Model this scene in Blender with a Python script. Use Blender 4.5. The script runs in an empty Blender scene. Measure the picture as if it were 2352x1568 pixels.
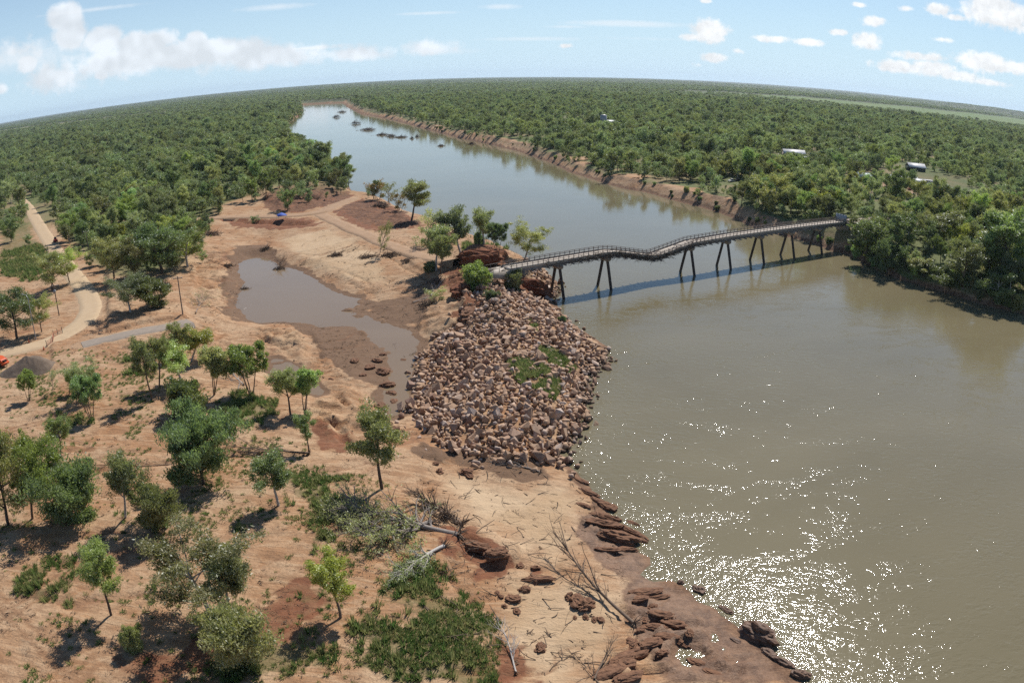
import bpy, bmesh, math, random
import numpy as np
from mathutils import Matrix, Vector

SC = bpy.context.scene
COL = SC.collection
rng = np.random.default_rng(7)
random.seed(7)

# ------------------------------------------------------------------ camera (drone, equidistant wide lens), world, sun, exposure
CAM_H = 60.0
PITCH, ROLL = math.radians(20.25), math.radians(-0.63)
F_PX = 3010.0 / 4096.0 * 2352.0            # focal length in pixels of a 2352 px wide picture
PW, PH = 2352.0, 1568.2
_f = np.array([0, math.cos(PITCH), -math.sin(PITCH)])
_r0 = np.array([1.0, 0, 0]); _u0 = np.cross(_r0, _f)
_c, _s = math.cos(ROLL), math.sin(ROLL)
CR, CU, CF = _c*_r0 + _s*_u0, -_s*_r0 + _c*_u0, _f

def ray(x, y):
    x = np.asarray(x, float) - PW/2; y = -(np.asarray(y, float) - PH/2)
    r = np.hypot(x, y) + 1e-9; t = r/F_PX; s = np.sin(t)/r
    return (x*s)[..., None]*CR + (y*s)[..., None]*CU + np.cos(t)[..., None]*CF

def at(x, y, z=0.0):
    """the point at height z that shows at picture point (x, y)"""
    d = ray(x, y); k = (np.asarray(z, float) - CAM_H)/d[..., 2]
    return d*k[..., None] + np.array([0, 0, CAM_H])

def to_px(p):
    p = np.asarray(p, float) - np.array([0, 0, CAM_H])
    a, b, c = p @ CR, p @ CU, p @ CF; q = np.hypot(a, b) + 1e-9; r = F_PX*np.arctan2(q, c)
    return np.stack([PW/2 + a/q*r, PH/2 - b/q*r], -1)

cam = bpy.data.cameras.new('camera')
cam.type = 'PANO'
cam.panorama_type = 'FISHEYE_LENS_POLYNOMIAL'
cam.sensor_fit = 'HORIZONTAL'
cam.sensor_width = 36.0
cam.fisheye_fov = math.pi
cam.lens = 23.5
cam.fisheye_polynomial_k0 = 0.0
cam.fisheye_polynomial_k1 = -1.0/(F_PX/PW*36.0)
cam.fisheye_polynomial_k2 = cam.fisheye_polynomial_k3 = cam.fisheye_polynomial_k4 = 0.0
cam.clip_start, cam.clip_end = 0.5, 200000.0
camo = bpy.data.objects.new('camera', cam)
COL.objects.link(camo)
camo.matrix_world = Matrix(((CR[0], CU[0], -CF[0], 0), (CR[1], CU[1], -CF[1], 0), (CR[2], CU[2], -CF[2], CAM_H), (0, 0, 0, 1)))
SC.camera = camo

SUN_EL, SUN_AZ = math.radians(50.0), math.radians(28.0)      # azimuth clockwise from +Y
SUN_DIR = Vector((math.sin(SUN_AZ)*math.cos(SUN_EL), math.cos(SUN_AZ)*math.cos(SUN_EL), math.sin(SUN_EL)))
sl = bpy.data.lights.new('sun', 'SUN'); sl.energy = 4.9; sl.angle = math.radians(0.53); sl.color = (1.0, 0.955, 0.89)
so = bpy.data.objects.new('sun', sl); COL.objects.link(so)
so.rotation_euler = (-SUN_DIR).to_track_quat('-Z', 'Y').to_euler()
so.location = (0, 0, 300)

SC.view_settings.view_transform = 'Standard'
SC.view_settings.look = 'None'
SC.view_settings.exposure = 0.2
SC.view_settings.gamma = 1.0
SC.cycles.max_bounces = 6
SC.cycles.diffuse_bounces = 2
SC.cycles.glossy_bounces = 3
SC.cycles.transmission_bounces = 3
SC.cycles.volume_bounces = 0
SC.cycles.transparent_max_bounces = 6
SC.cycles.sample_clamp_indirect = 6.0
SC.cycles.use_denoising = False

class NT:
    """small helper for node trees"""
    def __init__(s, tree): s.t = tree; s.n = tree.nodes; s.l = tree.links
    def add(s, typ, **kw):
        n = s.n.new(typ)
        for k, v in kw.items(): setattr(n, k, v)
        return n
    def put(s, sock, v):
        if isinstance(v, bpy.types.NodeSocket): s.l.new(v, sock)
        elif v is not None: sock.default_value = v
    def math(s, op, a, b=None, c=None, clamp=False):
        n = s.add('ShaderNodeMath', operation=op, use_clamp=clamp)
        for i, v in enumerate((a, b, c)): s.put(n.inputs[i], v)
        return n.outputs[0]
    def vmath(s, op, a, b=None, out=0, scale=None):
        n = s.add('ShaderNodeVectorMath', operation=op)
        s.put(n.inputs[0], a)
        if b is not None: s.put(n.inputs[1], b)
        if scale is not None: s.put(n.inputs['Scale'], scale)
        return n.outputs[out]
    def noise(s, vec, scale, detail=4, rough=0.55, dist=0.0, out='Fac'):
        n = s.add('ShaderNodeTexNoise'); s.put(n.inputs['Vector'], vec)
        s.put(n.inputs['Scale'], scale); n.inputs['Detail'].default_value = detail
        n.inputs['Roughness'].default_value = rough; n.inputs['Distortion'].default_value = dist
        return n.outputs[out]
    def mix(s, f, a, b, typ='MIX'):
        n = s.add('ShaderNodeMix', data_type='RGBA', blend_type=typ)
        s.put(n.inputs[0], f)
        for k, v in ((6, a), (7, b)):
            if isinstance(v, (tuple, list)) and len(v) == 3: v = (*v, 1)
            s.put(n.inputs[k], v)
        return n.outputs[2]
    def mapr(s, v, a, b, c=0.0, d=1.0, smooth=False):
        n = s.add('ShaderNodeMapRange', interpolation_type='SMOOTHSTEP' if smooth else 'LINEAR'); n.clamp = True
        s.put(n.inputs[0], v)
        for i, q in enumerate((a, b, c, d)): s.put(n.inputs[i+1], q)
        return n.outputs[0]
    def attr(s, name, out='Fac'):
        return s.add('ShaderNodeAttribute', attribute_name=name).outputs[out]

# ---- sky: Nishita with a few clouds at the directions where they stand
world = bpy.data.worlds.new('World'); SC.world = world; world.use_nodes = True
W = NT(world.node_tree); W.n.clear()
sky = W.add('ShaderNodeTexSky', sky_type='NISHITA', sun_disc=False)
sky.sun_elevation = SUN_EL; sky.sun_rotation = SUN_AZ
sky.altitude = 50; sky.air_density = 1.0; sky.dust_density = 0.6; sky.ozone_density = 1.6
gen = W.add('ShaderNodeTexCoord').outputs['Generated']
sep = W.add('ShaderNodeSeparateXYZ'); W.l.new(gen, sep.inputs[0])
az = W.math('ARCTAN2', sep.outputs[0], sep.outputs[1])
el = W.math('ARCSINE', sep.outputs[2])
world.cycles.sampling_method = 'MANUAL'; world.cycles.sample_map_resolution = 512
nz = W.noise(gen, 26.0, 6, 0.64, 0.15)
nzb = W.noise(W.vmath('ADD', gen, (0.002, 0.004, 0.009)), 26.0, 5, 0.64, 0.15)
nzf = W.noise(gen, 110.0, 4, 0.6)
aev = W.add('ShaderNodeCombineXYZ'); W.l.new(az, aev.inputs[0]); W.l.new(el, aev.inputs[1])
def cloud_env(items):
    """soft elliptic patches; items = picture point, half sizes in picture points, weight"""
    tot = None
    for (x, y, rx, ry, w) in items:
        d = ray(x, y); a0 = math.atan2(d[0], d[1]); e0 = math.asin(d[2]); sx, sy = F_PX/rx/1.7, F_PX/ry/1.7
        mp = W.add('ShaderNodeMapping'); mp.inputs['Scale'].default_value = (sx, sy, 1); mp.inputs['Location'].default_value = (-a0*sx, -e0*sy, 0)
        W.l.new(aev.outputs[0], mp.inputs[0])
        g = W.add('ShaderNodeTexGradient', gradient_type='SPHERICAL'); W.l.new(mp.outputs[0], g.inputs[0])
        g = W.math('MULTIPLY', g.outputs[1], w*1.6)
        tot = g if tot is None else W.math('MAXIMUM', tot, g)
    return W.math('MINIMUM', tot, 1.05)
big = cloud_env([(150, 40, 38, 30, .95), (165, 80, 40, 34, 1), (230, 92, 50, 30, .95), (330, 98, 70, 26, .95), (450, 92, 26, 18, .9),
    (440, 125, 190, 30, .9), (600, 130, 180, 30, .75), (300, 140, 240, 40, .72), (800, 125, 120, 22, .62), (985, 112, 70, 22, .62),
    (62, 148, 22, 20, .9), (232, 172, 20, 11, .9), (150, 170, 160, 45, .55), (30, 120, 120, 40, .5), (0, 205, 30, 14, .7), (700, 112, 160, 10, .6)])
small = cloud_env([(1632, 72, 42, 26, 1), (1590, 86, 30, 10, .8), (1645, 134, 34, 12, .85), (1620, 3, 14, 5, .9), (1770, 90, 45, 10, .85), (1855, 98, 34, 9, .9), (1930, 75, 26, 7, .8),
    (2008, 50, 30, 12, .95), (1972, 11, 18, 7, .9), (1990, 95, 34, 20, .95), (2080, 20, 18, 9, .8), (2155, 22, 34, 14, .9), (2280, 25, 70, 34, 1.05), (2340, 45, 60, 30, 1),
    (2195, 40, 30, 9, .8), (2110, 130, 60, 12, .85), (2075, 155, 70, 14, .9), (2140, 158, 60, 18, .95), (2265, 145, 70, 22, .95), (2330, 155, 50, 16, .9), (2200, 175, 60, 12, .85),
    (2270, 190, 60, 8, .7), (1300, 106, 18, 6, .8), (2165, 92, 30, 7, .6), (2040, 155, 30, 10, .8), (1695, 118, 20, 8, .6), (1600, 150, 18, 8, .5)])
wisp = cloud_env([(1440, 55, 120, 7, .8), (1220, 90, 110, 5, .55), (985, 31, 70, 4, .6), (1150, 16, 40, 6, .7), (630, 17, 80, 7, .6), (220, 22, 110, 5, .55), (1300, 62, 50, 4, .5), (60, 135, 150, 26, .6), (1010, 120, 90, 8, .5), (1500, 90, 200, 5, .3)])
amp = W.math('SUBTRACT', nz, 0.5)
den_big = W.mapr(W.math('ADD', big, W.math('ADD', W.math('MULTIPLY', amp, 1.15), W.math('MULTIPLY', W.math('SUBTRACT', nzf, .5), .35))), 0.36, 0.86, smooth=True)
den_small = W.mapr(W.math('ADD', small, W.math('ADD', W.math('MULTIPLY', amp, 1.2), W.math('MULTIPLY', W.math('SUBTRACT', nzf, 0.5), 1.0))), 0.40, 0.98, smooth=True)
den_w = W.math('MULTIPLY', W.mapr(W.math('ADD', wisp, W.math('MULTIPLY', W.math('SUBTRACT', nzf, 0.5), 0.5)), 0.25, 0.9), 0.5)
nsa, nsb = W.noise(gen, 20.0, 2, .5), W.noise(W.vmath('ADD', gen, (.003, .006, .014)), 20.0, 2, .5)
shade = W.mapr(W.math('SUBTRACT', nsb, nsa), -0.10, 0.10, 1.02, 0.80)
shade_s = W.mapr(W.math('SUBTRACT', nzb, nz), -0.12, 0.12, 1.04, 0.84)
SKY_STR = 0.07
# clear air: the low sky pales to a hazy blue white
low = W.mapr(el, 0.0, 0.42, 1.0, 0.0)
skyc = W.mix(W.math('MULTIPLY', W.math('POWER', low, 1.7), 0.92), W.vmath('MULTIPLY', sky.outputs[0], (0.74, 0.97, 1.18)), tuple(v/SKY_STR for v in (0.58, 0.76, 0.90)))
def cl(v, tint):
    c = W.add('ShaderNodeCombineXYZ')
    for i in range(3): W.l.new(W.math('MULTIPLY', v, tint[i]/SKY_STR), c.inputs[i])
    return c.outputs[0]
def backg(c):
    b_ = W.add('ShaderNodeBackground'); b_.inputs[1].default_value = SKY_STR; W.l.new(c, b_.inputs[0]); return b_.outputs[0]
def either(f, a_, b_):
    m_ = W.add('ShaderNodeMixShader'); W.put(m_.inputs[0], f); W.l.new(a_, m_.inputs[1]); W.l.new(b_, m_.inputs[2]); return m_.outputs[0]
c_l = W.mix(W.math('MULTIPLY', den_big, 0.85), skyc, cl(shade, (0.84, 0.88, 0.93)))
c_l = W.mix(den_w, c_l, cl(1.0, (0.80, 0.84, 0.88)))
c_r = W.mix(den_w, skyc, cl(1.0, (0.80, 0.84, 0.88)))
c_r = W.mix(W.math('MULTIPLY', den_small, 0.92), c_r, cl(shade_s, (0.90, 0.91, 0.92)))
clouds = either(W.math('GREATER_THAN', az, 0.03), backg(c_l), backg(c_r))
here = W.math('MULTIPLY', W.math('LESS_THAN', el, 0.34), W.math('LESS_THAN', W.math('ABSOLUTE', az), 1.0))
wo = W.add('ShaderNodeOutputWorld'); W.l.new(either(here, backg(skyc), clouds), wo.inputs[0])

# ------------------------------------------------------------------ helpers
def vnoise(x, y, seed=0):
    xi = np.floor(x).astype(np.int64); yi = np.floor(y).astype(np.int64); fx = x-xi; fy = y-yi
    fx = fx*fx*(3-2*fx); fy = fy*fy*(3-2*fy)
    def h(a, b):
        n = (a*374761393 + b*668265263 + seed*974711) & 0x7fffffff
        n = ((n ^ (n >> 13))*1274126177) & 0x7fffffff
        return ((n ^ (n >> 16)) & 0xffff)/65535.0
    return (h(xi, yi)*(1-fx)+h(xi+1, yi)*fx)*(1-fy) + (h(xi, yi+1)*(1-fx)+h(xi+1, yi+1)*fx)*fy
def fbm(x, y, oct=4, seed=0, gain=0.5):
    t = 0; a = 1; n = 0
    for i in range(oct):
        t = t + a*(vnoise(x, y, seed+i*17)-0.5); n += a; a *= gain; x = x*2.03+11.3; y = y*2.03-7.7
    return t/n*2          # about -1 .. 1
def sstep(x, a, b):
    t = np.clip((x-a)/(b-a), 0, 1); return t*t*(3-2*t)

def sdist(px, py, poly, closed=True, limit=None):
    """signed distance to a polygon (positive inside); outside its box grown by limit only -limit"""
    poly = np.asarray(poly)[:, :2]
    out = np.full(px.shape, -1e6 if limit is None else -float(limit))
    if limit is not None:
        m = (px > poly[:, 0].min()-limit) & (px < poly[:, 0].max()+limit) & (py > poly[:, 1].min()-limit) & (py < poly[:, 1].max()+limit)
    else: m = np.ones(px.shape, bool)
    x, y = px[m], py[m]
    d2 = np.full(x.shape, 1e18); ins = np.zeros(x.shape, bool)
    n = len(poly)
    for i in range(n if closed else n-1):
        ax, ay = poly[i]; bx, by = poly[(i+1) % n]
        ex, ey = bx-ax, by-ay; l2 = ex*ex+ey*ey+1e-12
        t = np.clip(((x-ax)*ex+(y-ay)*ey)/l2, 0, 1)
        d2 = np.minimum(d2, (x-ax-t*ex)**2+(y-ay-t*ey)**2)
        if closed:
            c = (ay > y) != (by > y)
            if c.any(): ins ^= c & (x < (bx-ax)*(y-ay)/(by-ay+1e-12)+ax)
    d = np.sqrt(d2)
    out[m] = np.where(ins, d, -d) if closed else -d
    return out

def P(z, *pts):
    a = np.array(pts, float); return at(a[:, 0], a[:, 1], z)

def mesh_np(name, verts, faces, mats=(), smooth=False, mat_idx=None):
    """fast mesh from numpy arrays; faces = (n,3) or (n,4) or a list of such arrays"""
    me = bpy.data.meshes.new(name)
    fl = faces if isinstance(faces, list) else [faces]
    fl = [np.asarray(f, np.int32) for f in fl if len(f)]
    loops = np.concatenate([f.ravel() for f in fl]); tot = np.concatenate([np.full(len(f), f.shape[1], np.int32) for f in fl])
    me.vertices.add(len(verts)); me.vertices.foreach_set('co', np.asarray(verts, np.float32).ravel())
    me.loops.add(len(loops)); me.loops.foreach_set('vertex_index', loops)
    me.polygons.add(len(tot)); st = np.concatenate([[0], np.cumsum(tot)[:-1]]).astype(np.int32)
    me.polygons.foreach_set('loop_start', st); me.polygons.foreach_set('loop_total', tot)
    if mat_idx is not None: me.polygons.foreach_set('material_index', np.asarray(mat_idx, np.int32))
    if smooth: me.polygons.foreach_set('use_smooth', np.ones(len(tot), bool))
    for m in mats: me.materials.append(m)
    me.update(calc_edges=True)
    return me
def link(name, me, parent=None, loc=None, rot=None, scale=None):
    o = bpy.data.objects.new(name, me); COL.objects.link(o)
    if parent is not None: o.parent = parent
    if loc is not None: o.location = loc
    if rot is not None: o.rotation_euler = rot
    if scale is not None: o.scale = scale
    return o
def tag(o, label=None, cat=None, group=None, kind=None):
    if label: o['label'] = label
    if cat: o['category'] = cat
    if group: o['group'] = group
    if kind: o['kind'] = kind
    return o
def mat(name):
    m = bpy.data.materials.new(name); m.use_nodes = True
    T = NT(m.node_tree); b = T.n['Principled BSDF']
    return m, T, b
def simple_mat(name, c1, c2=None, scale=3.0, rough=0.8, bump=0.0, metal=0.0, spec=0.3):
    m, T, b = mat(name)
    co = T.add('ShaderNodeTexCoord').outputs['Object']
    n = T.noise(co, scale, 5, 0.6)
    if c2 is None: c2 = tuple(v*0.7 for v in c1)
    T.put(b.inputs['Base Color'], T.mix(T.mapr(n, .3, .7), c1, c2))
    b.inputs['Roughness'].default_value = rough; b.inputs['Metallic'].default_value = metal
    b.inputs['Specular IOR Level'].default_value = spec
    if bump:
        bn = T.add('ShaderNodeBump'); bn.inputs['Strength'].default_value = bump; bn.inputs['Distance'].default_value = 0.1
        T.put(bn.inputs['Height'], T.noise(co, scale*3, 4)); T.l.new(bn.outputs[0], b.inputs['Normal'])
    return m

# ------------------------------------------------------------------ shapes of the land, read off the picture
left_shore = [(1863, 1568), (1840, 1540), (1785, 1500), (1745, 1455), (1700, 1425), (1655, 1393), (1615, 1372), (1585, 1345), (1550, 1318), (1500, 1325), (1490, 1318), (1515, 1300), (1500, 1278), (1468, 1258), (1462, 1225), (1430, 1195),
    (1405, 1165), (1372, 1120), (1340, 1088), (1312, 1062), (1292, 1045), (1312, 1018), (1335, 987), (1352, 955), (1348, 905), (1354, 862), (1368, 842), (1395, 822), (1412, 803),
    (1392, 786), (1352, 763), (1322, 742), (1298, 716), (1282, 698), (1262, 690), (1268, 683), (1280, 668), (1292, 654), (1280, 640), (1262, 628), (1238, 617), (1205, 600), (1165, 578), (1110, 557), (1060, 535),
    (1005, 512), (960, 500), (930, 484), (900, 468), (868, 456), (830, 452), (812, 440), (800, 424), (775, 402), (745, 385), (722, 368), (700, 345), (672, 328), (652, 306), (655, 288), (684, 268), (690, 252), (684, 246), (690, 241)]
right_shore = [(790, 236), (800, 246), (830, 262), (900, 275), (960, 292), (1010, 306), (1060, 319), (1130, 334), (1190, 348), (1228, 362), (1275, 379), (1300, 394), (1340, 406), (1380, 420), (1430, 434), (1480, 442),
    (1540, 460), (1600, 475), (1650, 490), (1700, 511), (1740, 530), (1790, 541), (1830, 550), (1868, 562), (1900, 576), (1945, 586), (1975, 600), (2010, 620), (2060, 642), (2130, 662), (2200, 684), (2260, 702), (2352, 724)]
LS, RS = P(0, *left_shore), P(0, *right_shore)
river_poly = np.vstack([[[75, -400, 0], [58, 10, 0]], LS, RS, [[205, 140, 0], [320, 40, 0], [520, -400, 0]]])[:, :2]
POND_Z, POOL_Z = 0.9, 1.0
pond_px = [(548, 605), (575, 592), (610, 592), (650, 612), (690, 622), (730, 645), (765, 668), (800, 682), (830, 686), (828, 700), (800, 712), (835, 722), (860, 735), (900, 747), (940, 760), (966, 785), (952, 812),
    (946, 850), (940, 900), (930, 945), (905, 957), (885, 935), (880, 905), (893, 872), (898, 845), (885, 812), (865, 790), (835, 770), (815, 752), (760, 748), (735, 752), (716, 744), (690, 742), (650, 738), (600, 742), (570, 735), (540, 700), (546, 680), (562, 650), (548, 630)]
pool_px = [(620, 822), (650, 826), (690, 848), (722, 873), (748, 905), (735, 908), (690, 897), (650, 877), (625, 852)]
pond_poly, pool_poly = P(POND_Z, *pond_px)[:, :2], P(POOL_Z, *pool_px)[:, :2]

ctrl = [  # picture point, height above the river
 (255,1412,5),(0,1568,5.2),(0,1300,5.2),(480,1400,5),(780,1420,4.6),(640,1160,4.8),(300,1000,5.2),(100,900,5.6),(0,1000,5.4),(465,1110,5),(860,1120,4),(700,1030,4.3),(600,900,4.4),(400,850,5),(200,860,5.5),(20,840,6),
 (200,730,6),(150,620,6.5),(100,540,7),(0,600,7),(0,450,7.5),(300,700,6),(300,560,6.5),(440,560,5.5),(425,740,5.2),(330,770,5.5),(520,760,2.4),(560,790,2.2),(500,650,2.6),(470,690,3.4),(480,600,3.6),(700,560,3),(600,540,2.4),(560,560,2),(760,560,3.6),(850,600,3.8),
 (900,650,2.8),(960,640,3.8),(880,700,1.6),(950,720,1.8),(740,490,5),(640,497,5),(520,502,5.6),(640,520,4.2),(650,440,6.5),(720,420,6),(790,430,4),(800,460,5),(900,490,4.6),(960,540,4.6),(1040,600,5.4),(1000,570,5.2),(930,570,4.8),(850,540,5),
 (1100,582,6.6),(1070,570,6),(1150,590,6.5),(1090,625,5.4),(1060,645,4.6),(1030,680,3.4),(1000,660,3.4),(1190,640,3),(1240,660,1.0),(1215,625,4),
 (1100,660,5.6),(1150,700,5.6),(1180,760,5.2),(1200,850,4.8),(1260,850,3.8),(1150,920,4.8),(1100,950,4.2),(1180,1000,2.8),(1060,1015,1.8),(1000,950,1.6),(1000,860,2.0),(1050,800,3.4),(1300,760,2.4),(1330,870,1.5),(965,900,1.0),(1010,770,2.2),(1240,720,3.6),(1080,720,4.6),(1370,805,0.9),(1250,980,2.2),
 (950,1080,3.4),(900,1000,3.3),(1000,1090,2.4),(1150,1150,1.5),(1250,1100,0.9),(1300,1150,0.8),(1230,1250,1.4),(1100,1230,2.4),(1050,1150,2.9),(980,1300,3.6),(900,1400,4.4),(1050,1500,3.6),(1160,1480,2.0),(1250,1400,1.6),(1350,1400,1.2),(1300,1540,1.6),(1450,1500,0.8),(1600,1500,0.5),(1400,1300,0.8),(1700,1540,.35),
 (800,900,2.4),(760,850,1.5),(700,815,2.0),(660,780,2.0),(820,960,3.0),(750,980,3.5),(840,830,1.2),(600,760,2.0),(780,800,1.2),
 (600,430,7),(500,400,8),(300,400,8),(100,350,8),(700,370,6),(400,300,8),(600,300,8),(680,300,5),(0,320,8),(700,225,8),(300,255,8),(0,290,8),
 (1960,510,9.8),(1900,535,5),(2000,500,9.5),(2050,570,7.5),(2100,610,6.5),(2200,610,7.5),(2300,620,8),(2352,560,9),(2300,470,9.5),(2100,420,9.5),(1850,450,8.5),(1800,500,5.5),(1700,440,6),(1600,420,5),(1500,405,4.5),(1350,375,4.5),(1200,325,5),(1050,292,5),(900,258,5),(1500,330,8.5),(1300,300,8.5),(1700,350,9),(2000,350,9.5),
 (2200,300,9.5),(1800,280,9),(1000,240,8),(1400,220,9),(2000,260,9),(1200,210,9),(2330,400,9.5),(2340,700,3)]
ctrl = np.array(ctrl, float); CW = at(ctrl[:, 0], ctrl[:, 1], ctrl[:, 2])
extra = np.array([[-200, -100, 5.5], [0, -100, 4], [60, 0, 2], [-90, 20, 5.2], [300, 60, 9], [300, -200, 9], [-5000, 6000, 8], [5000, 6000, 9], [0, 9000, 9], [-3000, 1500, 8], [3000, 1500, 9]])
CW = np.vstack([CW, extra])
def warp(x, y):
    d = np.hypot(x, y+60.0); return np.arctan2(x, y+60.0)*1.2, np.log(d)
_cu, _cv = warp(CW[:, 0], CW[:, 1])
_K = np.hypot(_cu[:, None]-_cu[None], _cv[:, None]-_cv[None])
_A = np.block([[_K - 0.004*np.eye(len(_cu)), np.ones((len(_cu), 1))], [np.ones((1, len(_cu))), np.zeros((1, 1))]])
_wt = np.linalg.solve(_A, np.append(CW[:, 2], 0))
def base_height(x, y):
    u, v = warp(x, y); out = np.empty(x.size); u = u.ravel(); v = v.ravel()
    for i in range(0, u.size, 40000):
        out[i:i+40000] = np.hypot(u[i:i+40000, None]-_cu, v[i:i+40000, None]-_cv) @ _wt[:-1] + _wt[-1]
    return out.reshape(x.shape)

terraces = [  # (polygon at height, rise, width of the edge)
 (P(4.5, (840, 1095), (900, 1118), (960, 1135), (1010, 1165), (1050, 1205), (1062, 1250), (1012, 1310), (1075, 1368), (1130, 1450), (1128, 1568), (1120, 1640), (-40, 1640), (-40, 1250), (300, 1200), (600, 1120)), 1.2, 1.3),
 (P(6.5, (1050, 590), (1085, 570), (1130, 574), (1165, 588), (1150, 598), (1120, 600), (1100, 612), (1070, 612)), 1.9, 1.2),
 (P(5.0, (1062, 690), (1085, 665), (1130, 660), (1180, 690), (1170, 730), (1110, 745), (1075, 752), (1068, 720)), 1.2, 1.0),
 (P(6.5, (600, 452), (650, 430), (720, 418), (780, 428), (740, 446), (690, 452), (640, 470)), 1.6, 3.0),
 (P(5.0, (250, 570), (430, 588), (452, 620), (446, 660), (430, 700), (428, 728), (250, 770)), .9, .9), (P(3.2, (935, 610), (985, 640), (1000, 690), (955, 735), (1010, 760), (1062, 745), (1080, 700), (1065, 640), (1010, 610)), .8, .8),
 (P(5.2, (420, 735), (445, 728), (452, 745), (300, 800), (120, 860), (120, 800), (300, 768)), 0.7, 1.0),
 (P(3.0, (1060, 1245), (1100, 1250), (1130, 1285), (1150, 1290), (1190, 1265), (1195, 1245), (1140, 1220), (1070, 1215)), 1.1, 0.6),
]
rugged = [(P(0.8, (1330, 1150), (1400, 1165), (1470, 1250), (1540, 1330), (1640, 1410), (1720, 1500), (1780, 1568), (1400, 1580), (1420, 1470), (1380, 1420), (1440, 1330), (1380, 1270), (1330, 1210)), .62),
 (P(2.2, (580, 750), (690, 750), (760, 850), (860, 910), (880, 960), (900, 1030), (820, 1040), (720, 990), (700, 920), (600, 830)), .7),
 (P(2.5, (940, 730), (1060, 680), (1080, 760), (1000, 790), (965, 800)), .45), (P(2.0, (960, 1010), (1050, 1045), (1020, 1085), (940, 1040)), .4),
 (P(5, (600, 455), (720, 425), (800, 440), (740, 482), (620, 492)), .5), (P(5, (780, 480), (880, 462), (970, 520), (880, 530)), .45), (P(5.5, (1030, 640), (1060, 600), (1110, 590), (1180, 610), (1240, 660), (1120, 660), (1070, 720), (1040, 690)), .8), (P(2.5, (420, 590), (520, 570), (550, 740), (450, 760)), .35), (P(4.6, (440, 735), (520, 740), (600, 830), (500, 830)), .45)]
gully_lines = [(P(2.2, (650, 795), (700, 845), (760, 900), (800, 940), (850, 950)), .9, .9), (P(3.2, (800, 640), (850, 662), (910, 640)), .45, .6), (P(3.6, (880, 585), (930, 620), (990, 650)), .5, .6), (P(3.2, (760, 612), (840, 640), (870, 680)), .4, .6), (P(2.2, (590, 770), (640, 790), (680, 800)), .6, .8), (P(4, (760, 960), (790, 1000), (840, 1030)), .8, 1.2), (P(3, (960, 1100), (1000, 1150), (1040, 1180)), .4, .7),
 (P(4.6, (740, 855), (780, 885)), 1.2, 0.8), (P(4.8, (160, 1085), (250, 1080), (400, 1065), (520, 1045), (700, 1040)), 0.6, 0.9),
 (P(1.5, (690, 745), (720, 800), (740, 850), (790, 880), (850, 900)), .5, 2.0), (P(1.2, (940, 740), (965, 760), (1010, 750)), .5, .8),
 (P(3.5, (640, 521), (700, 518), (520, 515)), 1.6, 2.5)]

road_lines = {'dirt': (P(6.3, (30, 440), (66, 482), (98, 535), (128, 582), (165, 628), (196, 668), (211, 700), (201, 728), (165, 758), (105, 787), (50, 803), (-10, 815), (-60, 826)), 3.1),
 'track': (P(5.2, (430, 512), (500, 503), (560, 499), (640, 496), (700, 492), (745, 485), (780, 468), (812, 456)), 3.0),
 'track2': (P(5.0, (735, 492), (775, 508), (820, 530), (880, 556), (940, 580), (1000, 600), (1060, 618)), 2.8),
 'asphalt': (P(5.6, (190, 801), (250, 786), (330, 767), (400, 748), (437, 737)), 2.2),
 'right': (P(9.8, (1952, 506), (2010, 503), (2080, 497), (2140, 487), (2200, 477), (2280, 469), (2352, 463), (2460, 450)), 3.2)}

def channels(x, y):
    """narrow erosion channels wandering over the bare ground, 0 .. 1"""
    wx, wy = x+3*fbm(x/7, y/7, 2, 35), y+3*fbm(x/7, y/7, 2, 36)
    c = np.clip(1-np.abs(4.5*fbm((wx*.9+wy*.44)/17, (wy*.9-wx*.44)/8, 2, 37)), 0, 1)**3
    return c*sstep(fbm(x/22, y/22, 2, 38), -.25, .25)*(1-sstep(np.hypot(x, y), 260, 340))*sstep(-x+.1*y, -20, 0)

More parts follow.
